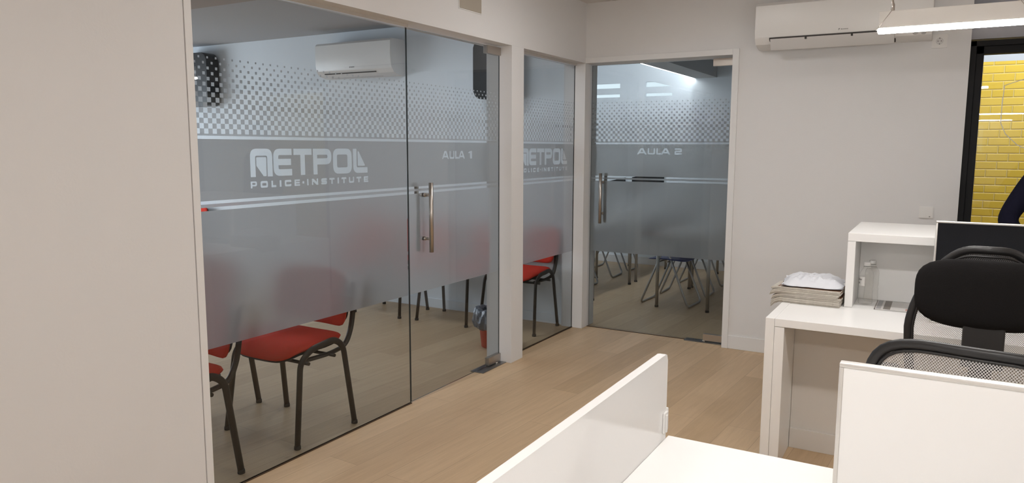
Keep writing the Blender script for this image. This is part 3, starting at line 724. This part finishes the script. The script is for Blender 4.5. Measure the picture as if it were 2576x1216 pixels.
# ------------------------------------------------------------------ red conference chairs
def red_chair():
    t = empty('conference_chair', (0, 0, 0), cat='chair')
    for s in (-1, 1):
        pts = fillet([(s*.268, -.215, .012), (s*.248, -.158, .440), (s*.246, -.085, .492), (s*.246, .095, .512), (s*.248, .160, .462), (s*.268, .215, .012)], .055, 7)
        f = build('side_frame', tb(pts, .0180, .0115, seg=14, ref=(0, 1, 0)), 'chair_steel', t)
        for y in (-.215, .215):
            lathe_b = lathe(bmesh.new(), [(.0170, 0), (.0178, .003), (.0172, .018), (.0150, .020)], (s*.268, y, 0), seg=16); build('foot_cap', lathe_b, 'rubber', f)
        pts = fillet([(s*.222, -.12, .436), (s*.222, .08, .430), (s*.224, .205, .448), (s*.226, .252, .540), (s*.226, .270, .640), (s*.226, .300, .79)], .07, 7)
        build('back_tube', tb(pts, .0175, .0110, seg=14, ref=(1, 0, 0)), 'chair_steel', t)
    for y in (-.115, .075):
        build('cross_bar', tb([(-.266, y, .428), (.266, y, .428)], .0095, seg=12), 'chair_steel', t)
    seatf = lambda x, y: .492 - .036*max(0, (-y-.11)/.10)**2 + .012*max(0, (y-.05)/.16) + .006*(x/.22)**2
    st = build('seat', pad(bmesh.new(), .47, .44, .052, seatf, ex=5), 'red_fabric', t, smooth=True)
    build('seat_shell', pad(bmesh.new(), .45, .42, .022, lambda x, y: seatf(x, y)-.024, ex=5), 'black_plastic', st, smooth=True)
    # backrest: pad rotated upright, gently curved
    def upright(bm, yoff):
        for v in bm.verts:
            x, y, z = v.co; v.co = Vector((x, .280-z+yoff + (y*.16) - .05*(x/.23)**2, .703+y))
        return bm
    bk = build('backrest', upright(pad(bmesh.new(), .47, .315, .046, ex=5.5), -.012), 'red_fabric', t, smooth=True)
    build('back_shell', upright(pad(bmesh.new(), .45, .29, .018, ex=4.5), .014), 'black_plastic', bk, smooth=True)
    return t
rc = red_chair()
G1 = 'red conference chairs in the first classroom'
spots = [(-3.062, 2.835, 0, 'red conference chair nearest the glass seen whole below the film'),
         (-3.082, 2.065, 0, 'red conference chair cut off by the left edge of the glass wall'),
         (-3.80, 2.80, 0, 'red conference chair one place farther in beside the nearest whole chair'),
         (-3.115, 5.50, 0, 'red conference chair seen behind the narrow glass pane between the pillars'),
         (-3.77, 5.47, 0, 'red conference chair against the wall behind the red waste bin'),
         (-4.48, 5.44, 0, 'red conference chair against the wall farthest left of the waste bin'),
         (-7.60, 5.42, 0, 'red conference chair far back whose red top peeks through the clear stripe'),
         ]
for i, (x, y, rz, lab) in enumerate(spots):
    if i == 0: rc.location = (x, y, 0); rc.rotation_euler = (0, 0, rz); rc['label'] = lab; rc['group'] = G1
    else: copy_thing(rc, (x, y, 0), rz, lab, G1)

# waste bin
t = empty('waste_bin', (-2.975, 4.86, 0), label='red plastic waste bin with grey bag folded over its rim', cat='bin')
build('bin', lathe(bmesh.new(), [(.095, 0), (.100, .004), (.128, .285), (.134, .29), (.130, .292), (.097, .01)], seg=36), 'bin_red', t)
b = bmesh.new(); rnd = random.Random(3); nn = 120
ph = [rnd.uniform(0, 6.28) for _ in range(6)]
def bagr(a, v):
    base = [(.118, .150), (.150, .165), (.162, .215), (.156, .265), (.140, .305), (.118, .312), (.095, .295), (.085, .20), (.07, .05)]
    k = v*(len(base)-1); i = min(int(k), len(base)-2); f = k-i
    r = base[i][0]*(1-f)+base[i+1][0]*f; z = base[i][1]*(1-f)+base[i+1][1]*f
    w = 0.004*math.sin(5*a+ph[0])+.012*(abs(((1.43*a+v*1.1+ph[1]) % 1)*2-1)-.5)+.009*(abs(((2.7*a-v*2.3+ph[2]) % 1)*2-1)-.5)+.005*(abs(((5.1*a+v*4+ph[3]) % 1)*2-1)-.5)
    amp = math.sin(math.pi*min(1, v*1.25+.15)); 
    return r+w*amp, z+.006*math.sin(3*a+ph[4])+.005*math.sin(11*a+ph[5])
def bf(u, v):
    a = 2*math.pi*u; r, z = bagr(a, v); return Vector((r*math.cos(a), r*math.sin(a), z))
grid(b, nn, 24, bf); bmesh.ops.remove_doubles(b, verts=b.verts[:], dist=1e-5)
build('bin_bag', b, 'bin_bag', t, smooth=True, auto=14)

# black loudspeakers on the classroom wall
def speaker(x, z, w, h, lab):
    t = empty('wall_speaker', (x, 5.78, z), label=lab, cat='speaker')
    build('cabinet', prism(bmesh.new(), rounded([(-w/2, 0, .09), (w/2, 0, .06), (w/2, h, .10), (-w/2, h, .09)], 8), -.19, -.03, 'y', bev=.01), 'black_plastic', t)
    build('wall_bracket', bx(-.05, .05, -.04, 0, h*.4, h*.6, .004), 'black_frame', t)
    build('highlight_strip', bx(w*.12, w*.12+.008, -.193, -.189, h*.4, h*.75), 'steel_dark', t)  # metal strip standing in for the vertical highlight on the cabinet
speaker(-7.43, 2.01, .50, .59, 'black rounded loudspeaker at the left edge behind the checkered film')
speaker(-3.44, 1.975, .40, .52, 'black rounded loudspeaker on the wall beside the pillar')

# ------------------------------------------------------------------ second classroom furniture
def school_table(loc, w, d, label):
    t = empty('classroom_table', loc, label=label, cat='table', group='classroom tables behind the AULA 2 door')
    build('tabletop', bx(-w/2, w/2, -d/2, d/2, .72, .745, .004), 'white_lam', t)
    b = bmesh.new(); box(b, -w/2+.03, w/2-.03, -d/2+.03, -d/2+.05, .68, .72); box(b, -w/2+.03, w/2-.03, d/2-.05, d/2-.03, .68, .72)
    box(b, -w/2+.03, -w/2+.05, -d/2+.03, d/2-.03, .68, .72); box(b, w/2-.05, w/2-.03, -d/2+.03, d/2-.03, .68, .72); build('apron', b, 'chrome', t)
    for sx in (-1, 1):
        for sy in (-1, 1):
            l = build('leg', tb([(sx*(w/2-.02), sy*(d/2-.02), .02), (sx*(w/2-.02), sy*(d/2-.02), .72)], .0165, seg=14), 'chrome', t)
            build('foot_cap', lathe(bmesh.new(), [(.019, 0), (.0195, .004), (.018, .022)], (sx*(w/2-.02), sy*(d/2-.02), 0), seg=14), 'rubber', l)
    return t
school_table((-2.11, 7.46, 0), .54, 1.12, 'classroom table nearest the AULA 2 door')
school_table((-2.11, 8.64, 0), .54, 1.12, 'classroom table farther back in the row behind the door')
school_table((-3.28, 7.40, 0), .54, 1.08, 'classroom table at left behind the AULA 2 door handle')
school_table((-3.28, 8.66, 0), .54, 1.12, 'classroom table far left near the back wall')
def blue_chair():
    t = empty('blue_chair', (0, 0, 0), cat='chair')
    for s in (-1, 1):
        for e, nm in ((-1, 'leg'), (1, 'leg')):
            pass
    for e in (-1, 1):
        pts = fillet([(-.185, -e*.02, .665), (-.190, e*.245, .012), (.190, e*.245, .012), (.185, -e*.02, .665)], .045, 6)
        build('leg_frame', tb(pts, .0105, seg=12, ref=(0, 1, 0)), 'chrome', t)
    build('cross_bar', tb([(-.186, -.02, .44), (.186, -.02, .44)], .008, seg=10), 'chrome', t)
    build('cross_bar', tb([(-.186, .06, .44), (.186, .06, .44)], .008, seg=10), 'chrome', t)
    build('seat', pad(bmesh.new(), .41, .40, .022, lambda x, y: .462-.012*(y/.2)**2+.010*(x/.2)**2, ex=5), 'blue_plastic', t, smooth=True)
    bm = pad(bmesh.new(), .40, .20, .018, ex=4.5)
    for v in bm.verts:
        x, y, z = v.co; v.co = Vector((x, .205-z+y*.2-.03*(x/.2)**2, .735+y))
    build('backrest', bm, 'blue_plastic', t, smooth=True)
    for s in (-1, 1):
        build('back_tube', tb(fillet([(s*.18, .0, .655), (s*.18, .16, .64), (s*.18, .215, .80)], .05), .0095, seg=10), 'chrome', t)
    return t
bc = blue_chair(); G2 = 'blue seated classroom chairs behind the AULA 2 door'
sp2 = [(-2.303, 7.185, 'blue seated sled chair nearest behind the AULA 2 door'), (-2.303, 7.74, 'blue seated sled chair second back behind the door'),
       (-2.32, 8.47, 'blue seated sled chair third back behind the door'), (-3.61, 7.60, 'blue seated sled chair partly cut off by the left door jamb'),
       (-3.61, 8.36, 'blue seated sled chair at left behind the door handle'), (-3.62, 8.93, 'blue seated sled chair far left by the back wall'),
       (-1.62, 7.75, 'blue seated sled chair at the right edge of the door'), (-1.55, 8.60, 'blue seated sled chair far right beyond the tables')]
for i, (x, y, lab) in enumerate(sp2):
    rz = math.radians(90)+math.radians(rnd.uniform(-3, 3)) if x < -1.8 else math.radians(-90)
    if i == 0: bc.location = (x, y, 0); bc.rotation_euler = (0, 0, rz); bc['label'] = lab; bc['group'] = G2
    else: copy_thing(bc, (x, y, 0), rz, lab, G2)
for poly, lab in (([(-3.60, 1.04), (-3.163, 1.04), (-3.163, 1.215), (-3.40, 1.215), (-3.60, 1.165)], 'longer black wall board glimpsed through the clear stripes of the AULA 2 door'),
                  ([(-3.92, 1.04), (-3.70, 1.04), (-3.70, 1.160), (-3.92, 1.110)], 'short black wall board just left of the longer one behind the clear stripe')):
    o = build('wall_board', prism(bmesh.new(), poly, Y2-.03, Y2, 'y', bev=.003), 'black_frame'); tag(o, lab, 'board')

# ------------------------------------------------------------------ office counter and desk
ct = empty('office_counter', (0.2, 4.3, 0), label='white laminate counter with open knee space beside the corridor', cat='counter')
def cpart(nm, m, *a, bev=.0015):
    x0, x1, y0, y1, z0, z1 = a; return build(nm, bx(x0-.2, x1-.2, y0-4.3, y1-4.3, z0, z1, bev), m, ct)
cpart('top', 'white_lam', -.655, 1.60, 3.655, 4.90, .702, .740)
cpart('end_panel', 'white_lam', -.697, -.6555, 3.650, 4.90, 0, .741)
cpart('inner_panel', 'white_lam', -.655, -.610, 3.658, 3.965, 0, .700)
cpart('back_panel', 'shade_lam', -.609, 1.60, 3.965, 3.995, 0, .700)
cpart('plinth', 'shade_lam', -.608, 1.60, 3.948, 3.9645, 0, .105)
cpart('end_panel', 'white_lam', 1.56, 1.60, 4.0, 4.90, 0, .700)
ob_ = empty('open_box_shelf', (0.15, 4.5, .741), label='white open fronted box shelf standing on the counter', cat='shelf')
def opart(nm, *a):
    x0, x1, y0, y1, z0, z1 = a; return build(nm, bx(x0-.15, x1-.15, y0-4.5, y1-4.5, z0-.741, z1-.741, .0015), 'white_lam', ob_)
opart('top', -.400, .70, 4.12, 4.80, 1.083, 1.125)
opart('side_panel', -.400, -.362, 4.12, 4.80, .741, 1.082)
opart('side_panel', .66, .70, 4.12, 4.80, .741, 1.082)
opart('back_panel', -.361, .659, 4.40, 4.42, .741, 1.082)

dk = empty('office_desk', (0.4, 1.2, 0), label='large white foreground desk with glossy side panel', cat='desk')
def dpart(nm, m, *a, bev=.002):
    x0, x1, y0, y1, z0, z1 = a; return build(nm, bx(x0-.4, x1-.4, y0-1.2, y1-1.2, z0, z1, bev), m, dk)
dpart('desktop', 'white_lam', -.636, 1.5, .35, 2.000, .705, .730)
for x in (-.60, 1.44):
    for y in (.45, 1.90): dpart('leg', 'alu', x, x+.05, y-.03, y+.02, 0, .704)
dpart('crossbar', 'alu', -.55, 1.44, 1.86, 1.90, .65, .70)
# side panel: tilted very slightly off the desk edge, rounded top corner
sp_ = empty('side_screen', (-.648, 1.98, .45), rz=0, label='glossy white side screen along the left edge of the foreground desk', cat='screen')
prof = rounded([(-1.75, 0), (0, 0), (0, .528, .02), (-1.75, .528, .02)], 6)
pn = build('panel', prism(bmesh.new(), prof, -.0125, .0110, 'x', bev=.003), 'white_gloss', sp_)
sp_.rotation_euler = (0, 0, 0)
b = bmesh.new(); box(b, .0112, .018, -.034, -.003, .303, .362, .003, 3); box(b, .018, .023, -.030, -.021, .306, .357, .002, 3); box(b, -.008, .015, .0005, .008, .304, .368, .003, 3)
h_ = build('hinge_bracket', b, 'white_plastic', sp_)
build('screw', tb([(.004, .008, .335), (.004, .0115, .335)], .007, seg=14), 'brass', h_)
def framed_screen(nm, x0, x1, y, z0, z1, m, label, th=.026, fr=.012):
    t = empty(nm, ((x0+x1)/2, y, z0), label=label, cat='screen'); w = (x1-x0)/2; h = z1-z0
    build('panel', bx(-w+fr*.8, w-fr*.8, -th/2+.003, th/2-.003, fr*.8, h-fr*.8), m, t)
    b = bmesh.new()
    box(b, -w, w, -th/2, th/2, h-fr, h, .003, 3); box(b, -w, w, -th/2, th/2, 0, fr, .003, 3)
    box(b, -w, -w+fr, -th/2, th/2, fr, h-fr, .003, 3); box(b, w-fr, w, -th/2, th/2, fr, h-fr, .003, 3)
    build('frame', b, 'alu', t, auto=30); return t
fs = framed_screen('desk_screen', -.158, 1.45, 1.62, .7305, 1.117, 'white_lam', 'white desk screen with slim metal frame on the foreground desk', fr=.009)
build('screw', tb([(-.799, -.0135, .03), (-.799, -.0155, .03)], .0022, seg=10), 'steel', fs)
framed_screen('counter_screen', -.014, 1.40, 3.95, .7405, 1.222, mat('black_screen_cloth', (0.010, 0.011, 0.014), .75, spec=.2, bump=.2, bscale=500), 'black desk screen with silver frame standing on the counter', fr=.009)

# ------------------------------------------------------------------ things on the counter
rr = random.Random(11)
z = .7405
for i in range(9):
    th = .0085+rr.uniform(-.001, .002); dx, dy = rr.uniform(-.006, .006), rr.uniform(-.004, .006)
    t = empty('magazine', (-.583+dx, 4.168+dy, z), math.radians(-2+rr.uniform(-1.5, 1.5)), cat='magazine', group='stacked magazines on the counter')
    pos = ['lowest magazine of the stack, resting on the counter', 'second magazine from the bottom of the counter stack', 'third magazine from the bottom of the counter stack',
           'fourth magazine from the bottom of the counter stack', 'middle magazine of the counter stack', 'sixth magazine up in the counter stack', 'third magazine from the top of the counter stack',
           'second magazine from the top of the counter stack', 'topmost magazine under the white mailing bag'][i]
    t['label'] = pos
    droop = .030*(1-i/10); W2, D2 = .170, .105
    def f_(x):
        e = max(0, (-x-.118)/.052); return -droop*e*e
    b = bmesh.new(); nx = 16; rows = []
    for k in range(nx+1):
        x = -W2+2*W2*k/nx; o_ = f_(x); e = max(0, (-x-.118)/.052); th2 = th*(1+.12*e)
        rows.append([b.verts.new((x, -D2, o_)), b.verts.new((x, -D2-.0012*math.sin(k), o_+th2*.5)), b.verts.new((x, -D2, o_+th2*.96)), b.verts.new((x, D2, o_+th2*.96)), b.verts.new((x, D2, o_))])
    for k in range(nx):
        for j in range(5):
            fc = b.faces.new((rows[k][j], rows[k+1][j], rows[k+1][(j+1) % 5], rows[k][(j+1) % 5])); fc.material_index = 1 if j == 2 else 0
    b.faces.new(rows[0][::-1]); b.faces.new(rows[-1])
    build('pages', b, ['paper', 'paper'], t)
    b = bmesh.new(); 
    V = [[b.verts.new((-W2+.012+(2*W2-.012)*k/nx, yy, f_(-W2+.012+(2*W2-.012)*k/nx)+th+.0003*0)) for yy in (-D2+.012, D2)] for k in range(nx+1)]
    for k in range(nx): b.faces.new((V[k][0], V[k+1][0], V[k+1][1], V[k][1]))
    build('cover', b, 'cover', t); z += th+.0006
ZB = z
# crumpled mailing bag
t = empty('mailing_bag', (-.562, 4.185, ZB), math.radians(4), label='crumpled white plastic mailing bag lying on the magazines', cat='bag')
b = bmesh.new()
def tri(t): return abs((t % 1.0)*2-1)
def bagf(s):
    def f(u, v):
        x = (u-.5)*.295; y = (v-.5)*.215
        side = 1-abs(2*u-1)**5; fr = min(1, v/.30); bk = min(1, (1-v)/.10)
        ex = .006*math.sin(7*u+2)+.005*(tri(5*u+.3)-.5); ey = .007*(tri(3.3*v)-.5)
        px = x+ey*(abs(2*u-1)**3)*1.6; py = y-ex*(1-fr)
        lift = .020*(1-bk)+.010*abs(2*u-1)**6*tri(2.3*v+.2)
        if s < 0: return Vector((px, py, .003+.006*abs(2*u-1)**4+lift*.98+(.004 if v < .02 else 0)))
        h = .038*(fr**.7)*side+.014*v*side
        cr = .016*(tri(4.3*u+.9*v+.1)-.55)*fr*(1-.75*min(1, v/.55))+.010*(tri(7.7*u-2.1*v)-.5)*fr*(1-.7*v)+.005*(tri(3.1*v+1.7*u)-.5)*side
        return Vector((px, py, max(.0045, .006+h*bk+cr*side*min(1, 4*v)+lift)))
    return f
grid(b, 44, 34, bagf(1), smooth=False); grid(b, 44, 34, bagf(-1), smooth=False)
bg = build('bag', b, 'bag', t, smooth=True, auto=16)
b = bmesh.new()
for k, (x, y, w_, s_) in enumerate(((-.075, .035, .016, .004), (-.05, .030, .012, .004), (-.03, .040, .018, .0035), (-.005, .034, .014, .004), (.02, .042, .010, .003))):
    zt = bagf(1)((x/.295)+.5, (y/.215)+.5).z+.002
    box(b, x, x+w_*.4, y, y+s_, zt, zt+.0008); box(b, x+w_*.5, x+w_*.8, y+.004, y+.004+s_, zt, zt+.0008)
build('printed_mark', b, 'grey_mark', t)
# leaflet inside the box shelf
t = empty('brochure', (-.172, 4.245, .7412), label='glossy brochure with brown and grey bands lying inside the box shelf', cat='brochure')
build('pages', bx(-.088, .105, -.118, .118, 0, .005, .0005), 'leaflet', t)
build('brown_band', bx(-.068+.02, -.028+.012, -.117, .117, .0051, .0055), 'leaflet_dark', t); build('grey_band', bx(-.080, -.058, -.117, .117, .0051, .0055), 'leaflet_grey', t)
build('spine', bx(-.0885, -.084, -.118, .118, .0, .0056), 'leaflet_dark', t)
build('red_mark', bx(.052, .060, -.105, -.06, .0051, .0055), mat('leaflet_red', (.35, .16, .13), .5), t)
# water bottles
def bottle(loc, s, label, with_label=True):
    t = empty('water_bottle', loc, label=label, cat='bottle', group=None)
    prof = [(.024, .003), (.0315, .006), (.0325, .012), (.0325, .03), (.0305, .05), (.0318, .068), (.029, .080), (.0318, .090), (.0325, .10), (.0312, .106), (.0325, .112), (.0312, .118), (.0325, .124), (.0312, .130), (.0325, .136), (.0325, .148), (.030, .160), (.018, .180), (.0135, .186), (.0135, .196)]
    prof = [(r*s, z_*s) for r, z_ in prof]
    bd = build('bottle_body', lathe(bmesh.new(), prof, seg=30), 'pet', t, smooth=True)
    build('cap', lathe(bmesh.new(), [(.0155*s, .192*s), (.0155*s, .208*s), (.014*s, .2105*s)], seg=24), 'cap', t)
    build('neck_ring', lathe(bmesh.new(), [(.0165*s, .186*s), (.0165*s, .189*s)], seg=24), 'cap', t)
    if with_label:
        b = bmesh.new(); R = .0330*s; a0, a1 = math.radians(175), math.radians(262)
        grid(b, 12, 1, lambda u, v: Vector((R*math.cos(a0+(a1-a0)*u), R*math.sin(a0+(a1-a0)*u), (.095+.045*v)*s))); lb = build('paper_label', b, 'white_plastic', t, smooth=True)
        b = bmesh.new(); R2 = R+.0004
        for (u0, u1, v0, v1) in ((.15, .4, .55, .8), (.45, .7, .6, .75), (.2, .5, .2, .4)):
            grid(b, 4, 1, lambda u, v: Vector((R2*math.cos(a0+(a1-a0)*(u0+(u1-u0)*u)), R2*math.sin(a0+(a1-a0)*(u0+(u1-u0)*u)), (.095+.045*(v0+(v1-v0)*v))*s)))
        build('printed_mark', b, 'grey_mark', lb)
bottle((-.312, 4.245, .741), 1.06, 'clear plastic water bottle with white label at the front of the box shelf')
bottle((-.293, 4.335, .741), 1.06, 'clear plastic water bottle standing behind the labelled one', False)

# ------------------------------------------------------------------ task chairs
def task_chair(loc, rz, label, back_w, zb0, zb1, net, taper=0.0):
    t = empty('task_chair', loc, rz, label=label, cat='chair')
    # origin at base centre, backrest at +Y... sitter faces -Y
    b = bmesh.new()
    for k in range(5):
        a = 2*math.pi*k/5+.3
        tube(b, [(.03*math.cos(a), .03*math.sin(a), .11), (.17*math.cos(a), .17*math.sin(a), .095), (.29*math.cos(a), .29*math.sin(a), .065)], .016, .020, seg=10)
    base = build('base', b, 'black_plastic', t)
    for k in range(5):
        a = 2*math.pi*k/5+.3; c = Vector((.29*math.cos(a), .29*math.sin(a), .028)); d = Vector((-math.sin(a), math.cos(a), 0))
        b = bmesh.new()
        for s in (-1, 1): tube(b, [c+d*s*.006, c+d*s*.024], .0275, seg=18)
        tube(b, [c, c+Vector((0, 0, .03))], .006); build('caster', b, 'black_plastic', base)
    build('gas_lift', tb([(0, 0, .08), (0, 0, .40)], .024, seg=16), 'black_plastic', t)
    build('mechanism', bx(-.09, .09, -.12, .14, .385, .425, .01), 'black_plastic', t)
    build('seat', pad(bmesh.new(), .49, .48, .075, lambda x, y: .465-.02*max(0, (-y-.12)/.12)**2, ex=4), 'black_fabric', t, smooth=True)
    build('spine', tb(catmull([(0, .12, .405), (0, .25, .41), (0, .29, .50), (0, .285, zb0+.1), (0, .290, (zb0+zb1)/2)], 6), .035, .014, seg=12, ref=(1, 0, 0)), 'black_plastic', t)
    for s in (-1, 1):
        b = tb(fillet([(s*.20, .02, .43), (s*.285, .03, .44), (s*.30, .03, .64)], .05), .014, .02, seg=10); box(b, s*.30-.04, s*.30+.04, -.12, .12, .64, .665, .01)
        build('armrest', b, 'black_plastic', t)
    # backrest loop and net
    zc, hh = (zb0+zb1)/2, (zb1-zb0)/2
    def bp(u, v, off=0):   # u,v in -1..1
        return Vector((u*back_w/2*(1-.06*max(0, -v)-taper*max(0, v)**1.6), .265-.045*u*u*-1*-1+.02*v+off+.03*(1-v*v), zc+v*hh))
    ring = []
    for k in range(72):
        a = 2*math.pi*k/72; ca, sa = math.cos(a), math.sin(a); kk = (abs(ca)**4.2+abs(sa)**4.2)**(-1/4.2); ring.append(bp(kk*ca, kk*sa))
    build('back_frame', tb(ring, .011, .015, seg=12, closed=True, ref=(0, 1, 0)), 'black_plastic', t)
    inner = [bp(*( (lambda kk, ca, sa: (kk*ca*.94, kk*sa*.93))( (abs(math.cos(a))**4.2+abs(math.sin(a))**4.2)**(-1/4.2), math.cos(a), math.sin(a)) ), off=.004) for a in [2*math.pi*k/72 for k in range(72)]]
    build('inner_bead', tb(inner, .0045, seg=8, closed=True, ref=(0, 1, 0)), 'black_plastic', t)
    b = bmesh.new(); rings = 10; cen = b.verts.new(bp(0, 0)); prev = None
    for i in range(1, rings+1):
        r = i/rings; rg = []
        for k in range(72):
            a = 2*math.pi*k/72; ca, sa = math.cos(a), math.sin(a); kk = (abs(ca)**4.2+abs(sa)**4.2)**(-1/4.2); rg.append(b.verts.new(bp(kk*ca*r*.985, kk*sa*r*.985)))
        for k in range(72):
            b.faces.new((cen, rg[k], rg[(k+1) % 72]) if prev is None else (prev[k], rg[k], rg[(k+1) % 72], prev[(k+1) % 72]))
        prev = rg
    build('back_net', b, net, t, smooth=True)
    return t, bp

near, _ = task_chair((0.145, 2.42, 0), math.radians(170), 'task chair with grey net back just behind the white desk screen', .50, .60, 1.045, 'net')
far, bpf = task_chair((0.155, 3.29, 0), math.radians(180), 'task chair with thick black back pad pulled up to the counter', .46, .60, 1.205, 'net_dark', .48)
bm = bmesh.new(); pad(bm, .435, .245, .055, ex=3.3)
for v in bm.verts:
    x, y, z_ = v.co
    zz = 1.055+y; v.co = Vector((x, .322-z_*-1+.03*(y)+.030*(1-(x/.21)**2)-.02, zz))
build('back_pad', bm, 'black_fabric', far, smooth=True)
build('back_bracket', bx(-.062, .062, .305, .345, .80, .95, .006), 'black_plastic', far)

# ------------------------------------------------------------------ person in a navy jacket behind the counter
def skin_mesh(name, verts, edges, m, parent, root=0, lv=2):
    me = bpy.data.meshes.new(name); me.from_pydata([v[:3] for v in verts], edges, [])
    o = bpy.data.objects.new(name, me); C.objects.link(o)
    sm = o.modifiers.new('skin', 'SKIN'); sm.use_smooth_shade = True
    if not me.skin_vertices: me.skin_vertices.new()
    for i, v in enumerate(verts):
        r = v[3] if isinstance(v[3], tuple) else (v[3], v[3]); me.skin_vertices[0].data[i].radius = r
        me.skin_vertices[0].data[i].use_root = (i == root)
    sb = o.modifiers.new('sub', 'SUBSURF'); sb.levels = lv; sb.render_levels = lv
    dg = bpy.context.evaluated_depsgraph_get(); dg.update()
    nm = bpy.data.meshes.new_from_object(o.evaluated_get(dg)); o.modifiers.clear(); o.data = nm; nm.name = name
    nm.materials.clear(); nm.materials.append(M[m])
    for p in nm.polygons: p.use_smooth = True
    o.parent = parent; return o
pr = empty('person', (.675, 5.36, 0), math.radians(8), label='person in a navy jacket standing behind the counter at the right edge', cat='person')
V = [(0,0,.95,(.14,.10)), (0,0,1.10,(.135,.095)), (0,-.01,1.30,(.16,.105)), (0,0,1.43,(.10,.075)), (0,0,1.50,(.055,.055)), (0,-.02,1.58,(.068,.08)), (0,-.02,1.66,(.076,.095)), (0,-.01,1.72,(.055,.07)),
     (-.17,0,1.42,.055), (-.34,-.02,1.13,.042), (-.22,-.14,.97,.032), (-.18,-.17,.94,.028),
     (.17,0,1.42,.055), (.24,.02,1.12,.042), (.25,-.05,.88,.030), (.25,-.06,.82,.028),
     (-.09,0,.86,.085), (-.10,-.01,.48,.055), (-.10,0,.10,.038), (-.10,-.13,.035,.034),
     (.09,0,.86,.085), (.10,-.01,.48,.055), (.10,0,.10,.038), (.10,-.13,.035,.034)]
E_ = [(0,1),(1,2),(2,3),(3,4),(4,5),(5,6),(6,7),(3,8),(8,9),(9,10),(10,11),(3,12),(12,13),(13,14),(14,15),(0,16),(16,17),(17,18),(18,19),(0,20),(20,21),(21,22),(22,23)]
# fingers, each its own short chain
for (hx, hy, hz, pal, sx) in ((-.18,-.17,.94,11,1), (.25,-.06,.82,15,1)):
    for k in range(5):
        i = len(V); off = (k-2)*.016
        if k == 0: a, b_ = (hx+off*1.2, hy-.01, hz-.015), (hx+off*1.5, hy-.03, hz-.04)
        else: a, b_ = (hx+off, hy-.008, hz-.045), (hx+off, hy+.004, hz-.085+abs(k-2)*.006)
        V += [(*a, .0095), (*b_, .0085)]; E_ += [(pal, i), (i, i+1)]
body = skin_mesh('body', V, E_, 'skin', pr)
JV = [(0,0,.88,(.175,.125)), (0,0,1.08,(.165,.115)), (0,-.01,1.30,(.185,.125)), (0,0,1.44,(.115,.09)), (-.185,0,1.425,.072), (-.345,-.02,1.13,.060), (-.235,-.13,.985,.046), (.185,0,1.425,.072), (.255,.02,1.12,.060), (.255,-.045,.90,.046)]
jk = skin_mesh('jacket', JV, [(0,1),(1,2),(2,3),(3,4),(4,5),(5,6),(3,7),(7,8),(8,9)], 'navy', pr)
tr = skin_mesh('trousers', [(0,0,.93,(.155,.115)), (-.095,0,.82,.100), (-.105,-.01,.48,.072), (-.10,0,.07,.056), (.095,0,.82,.100), (.105,-.01,.48,.072), (.10,0,.07,.056)], [(0,1),(1,2),(2,3),(0,4),(4,5),(5,6)], 'trouser', pr)
b = bmesh.new(); pad(b, .165, .205, .16, ex=2.2)
for v in b.verts: v.co = Vector((v.co.x, v.co.y+.012, v.co.z+1.715))
build('hair', b, 'hair', pr, smooth=True)
for s in (-1, 1):
    bm = bmesh.new(); pad(bm, .095, .27, .07, ex=2.6)
    for v in bm.verts: v.co = Vector((v.co.x+s*.10, v.co.y-.055, max(.001, v.co.z+.038)))
    build('shoe', bm, 'black_plastic', pr, smooth=True)
    bm = bmesh.new(); pad(bm, .016, .008, .008, ex=2)
    for v in bm.verts: v.co = Vector((v.co.x+s*.030, v.co.y-.098, v.co.z+1.625))
    build('eye', bm, 'black_plastic', body, smooth=True)
bm = bmesh.new(); tube(bm, [(0, -.098, 1.635), (0, -.118, 1.595), (0, -.10, 1.588)], .010); build('nose', bm, 'skin', body, smooth=True)
bm = bmesh.new(); tube(bm, [(-.022, -.092, 1.562), (0, -.098, 1.560), (.022, -.092, 1.562)], .005); build('mouth', bm, mat('lips', (.35, .14, .11), .5), body, smooth=True)
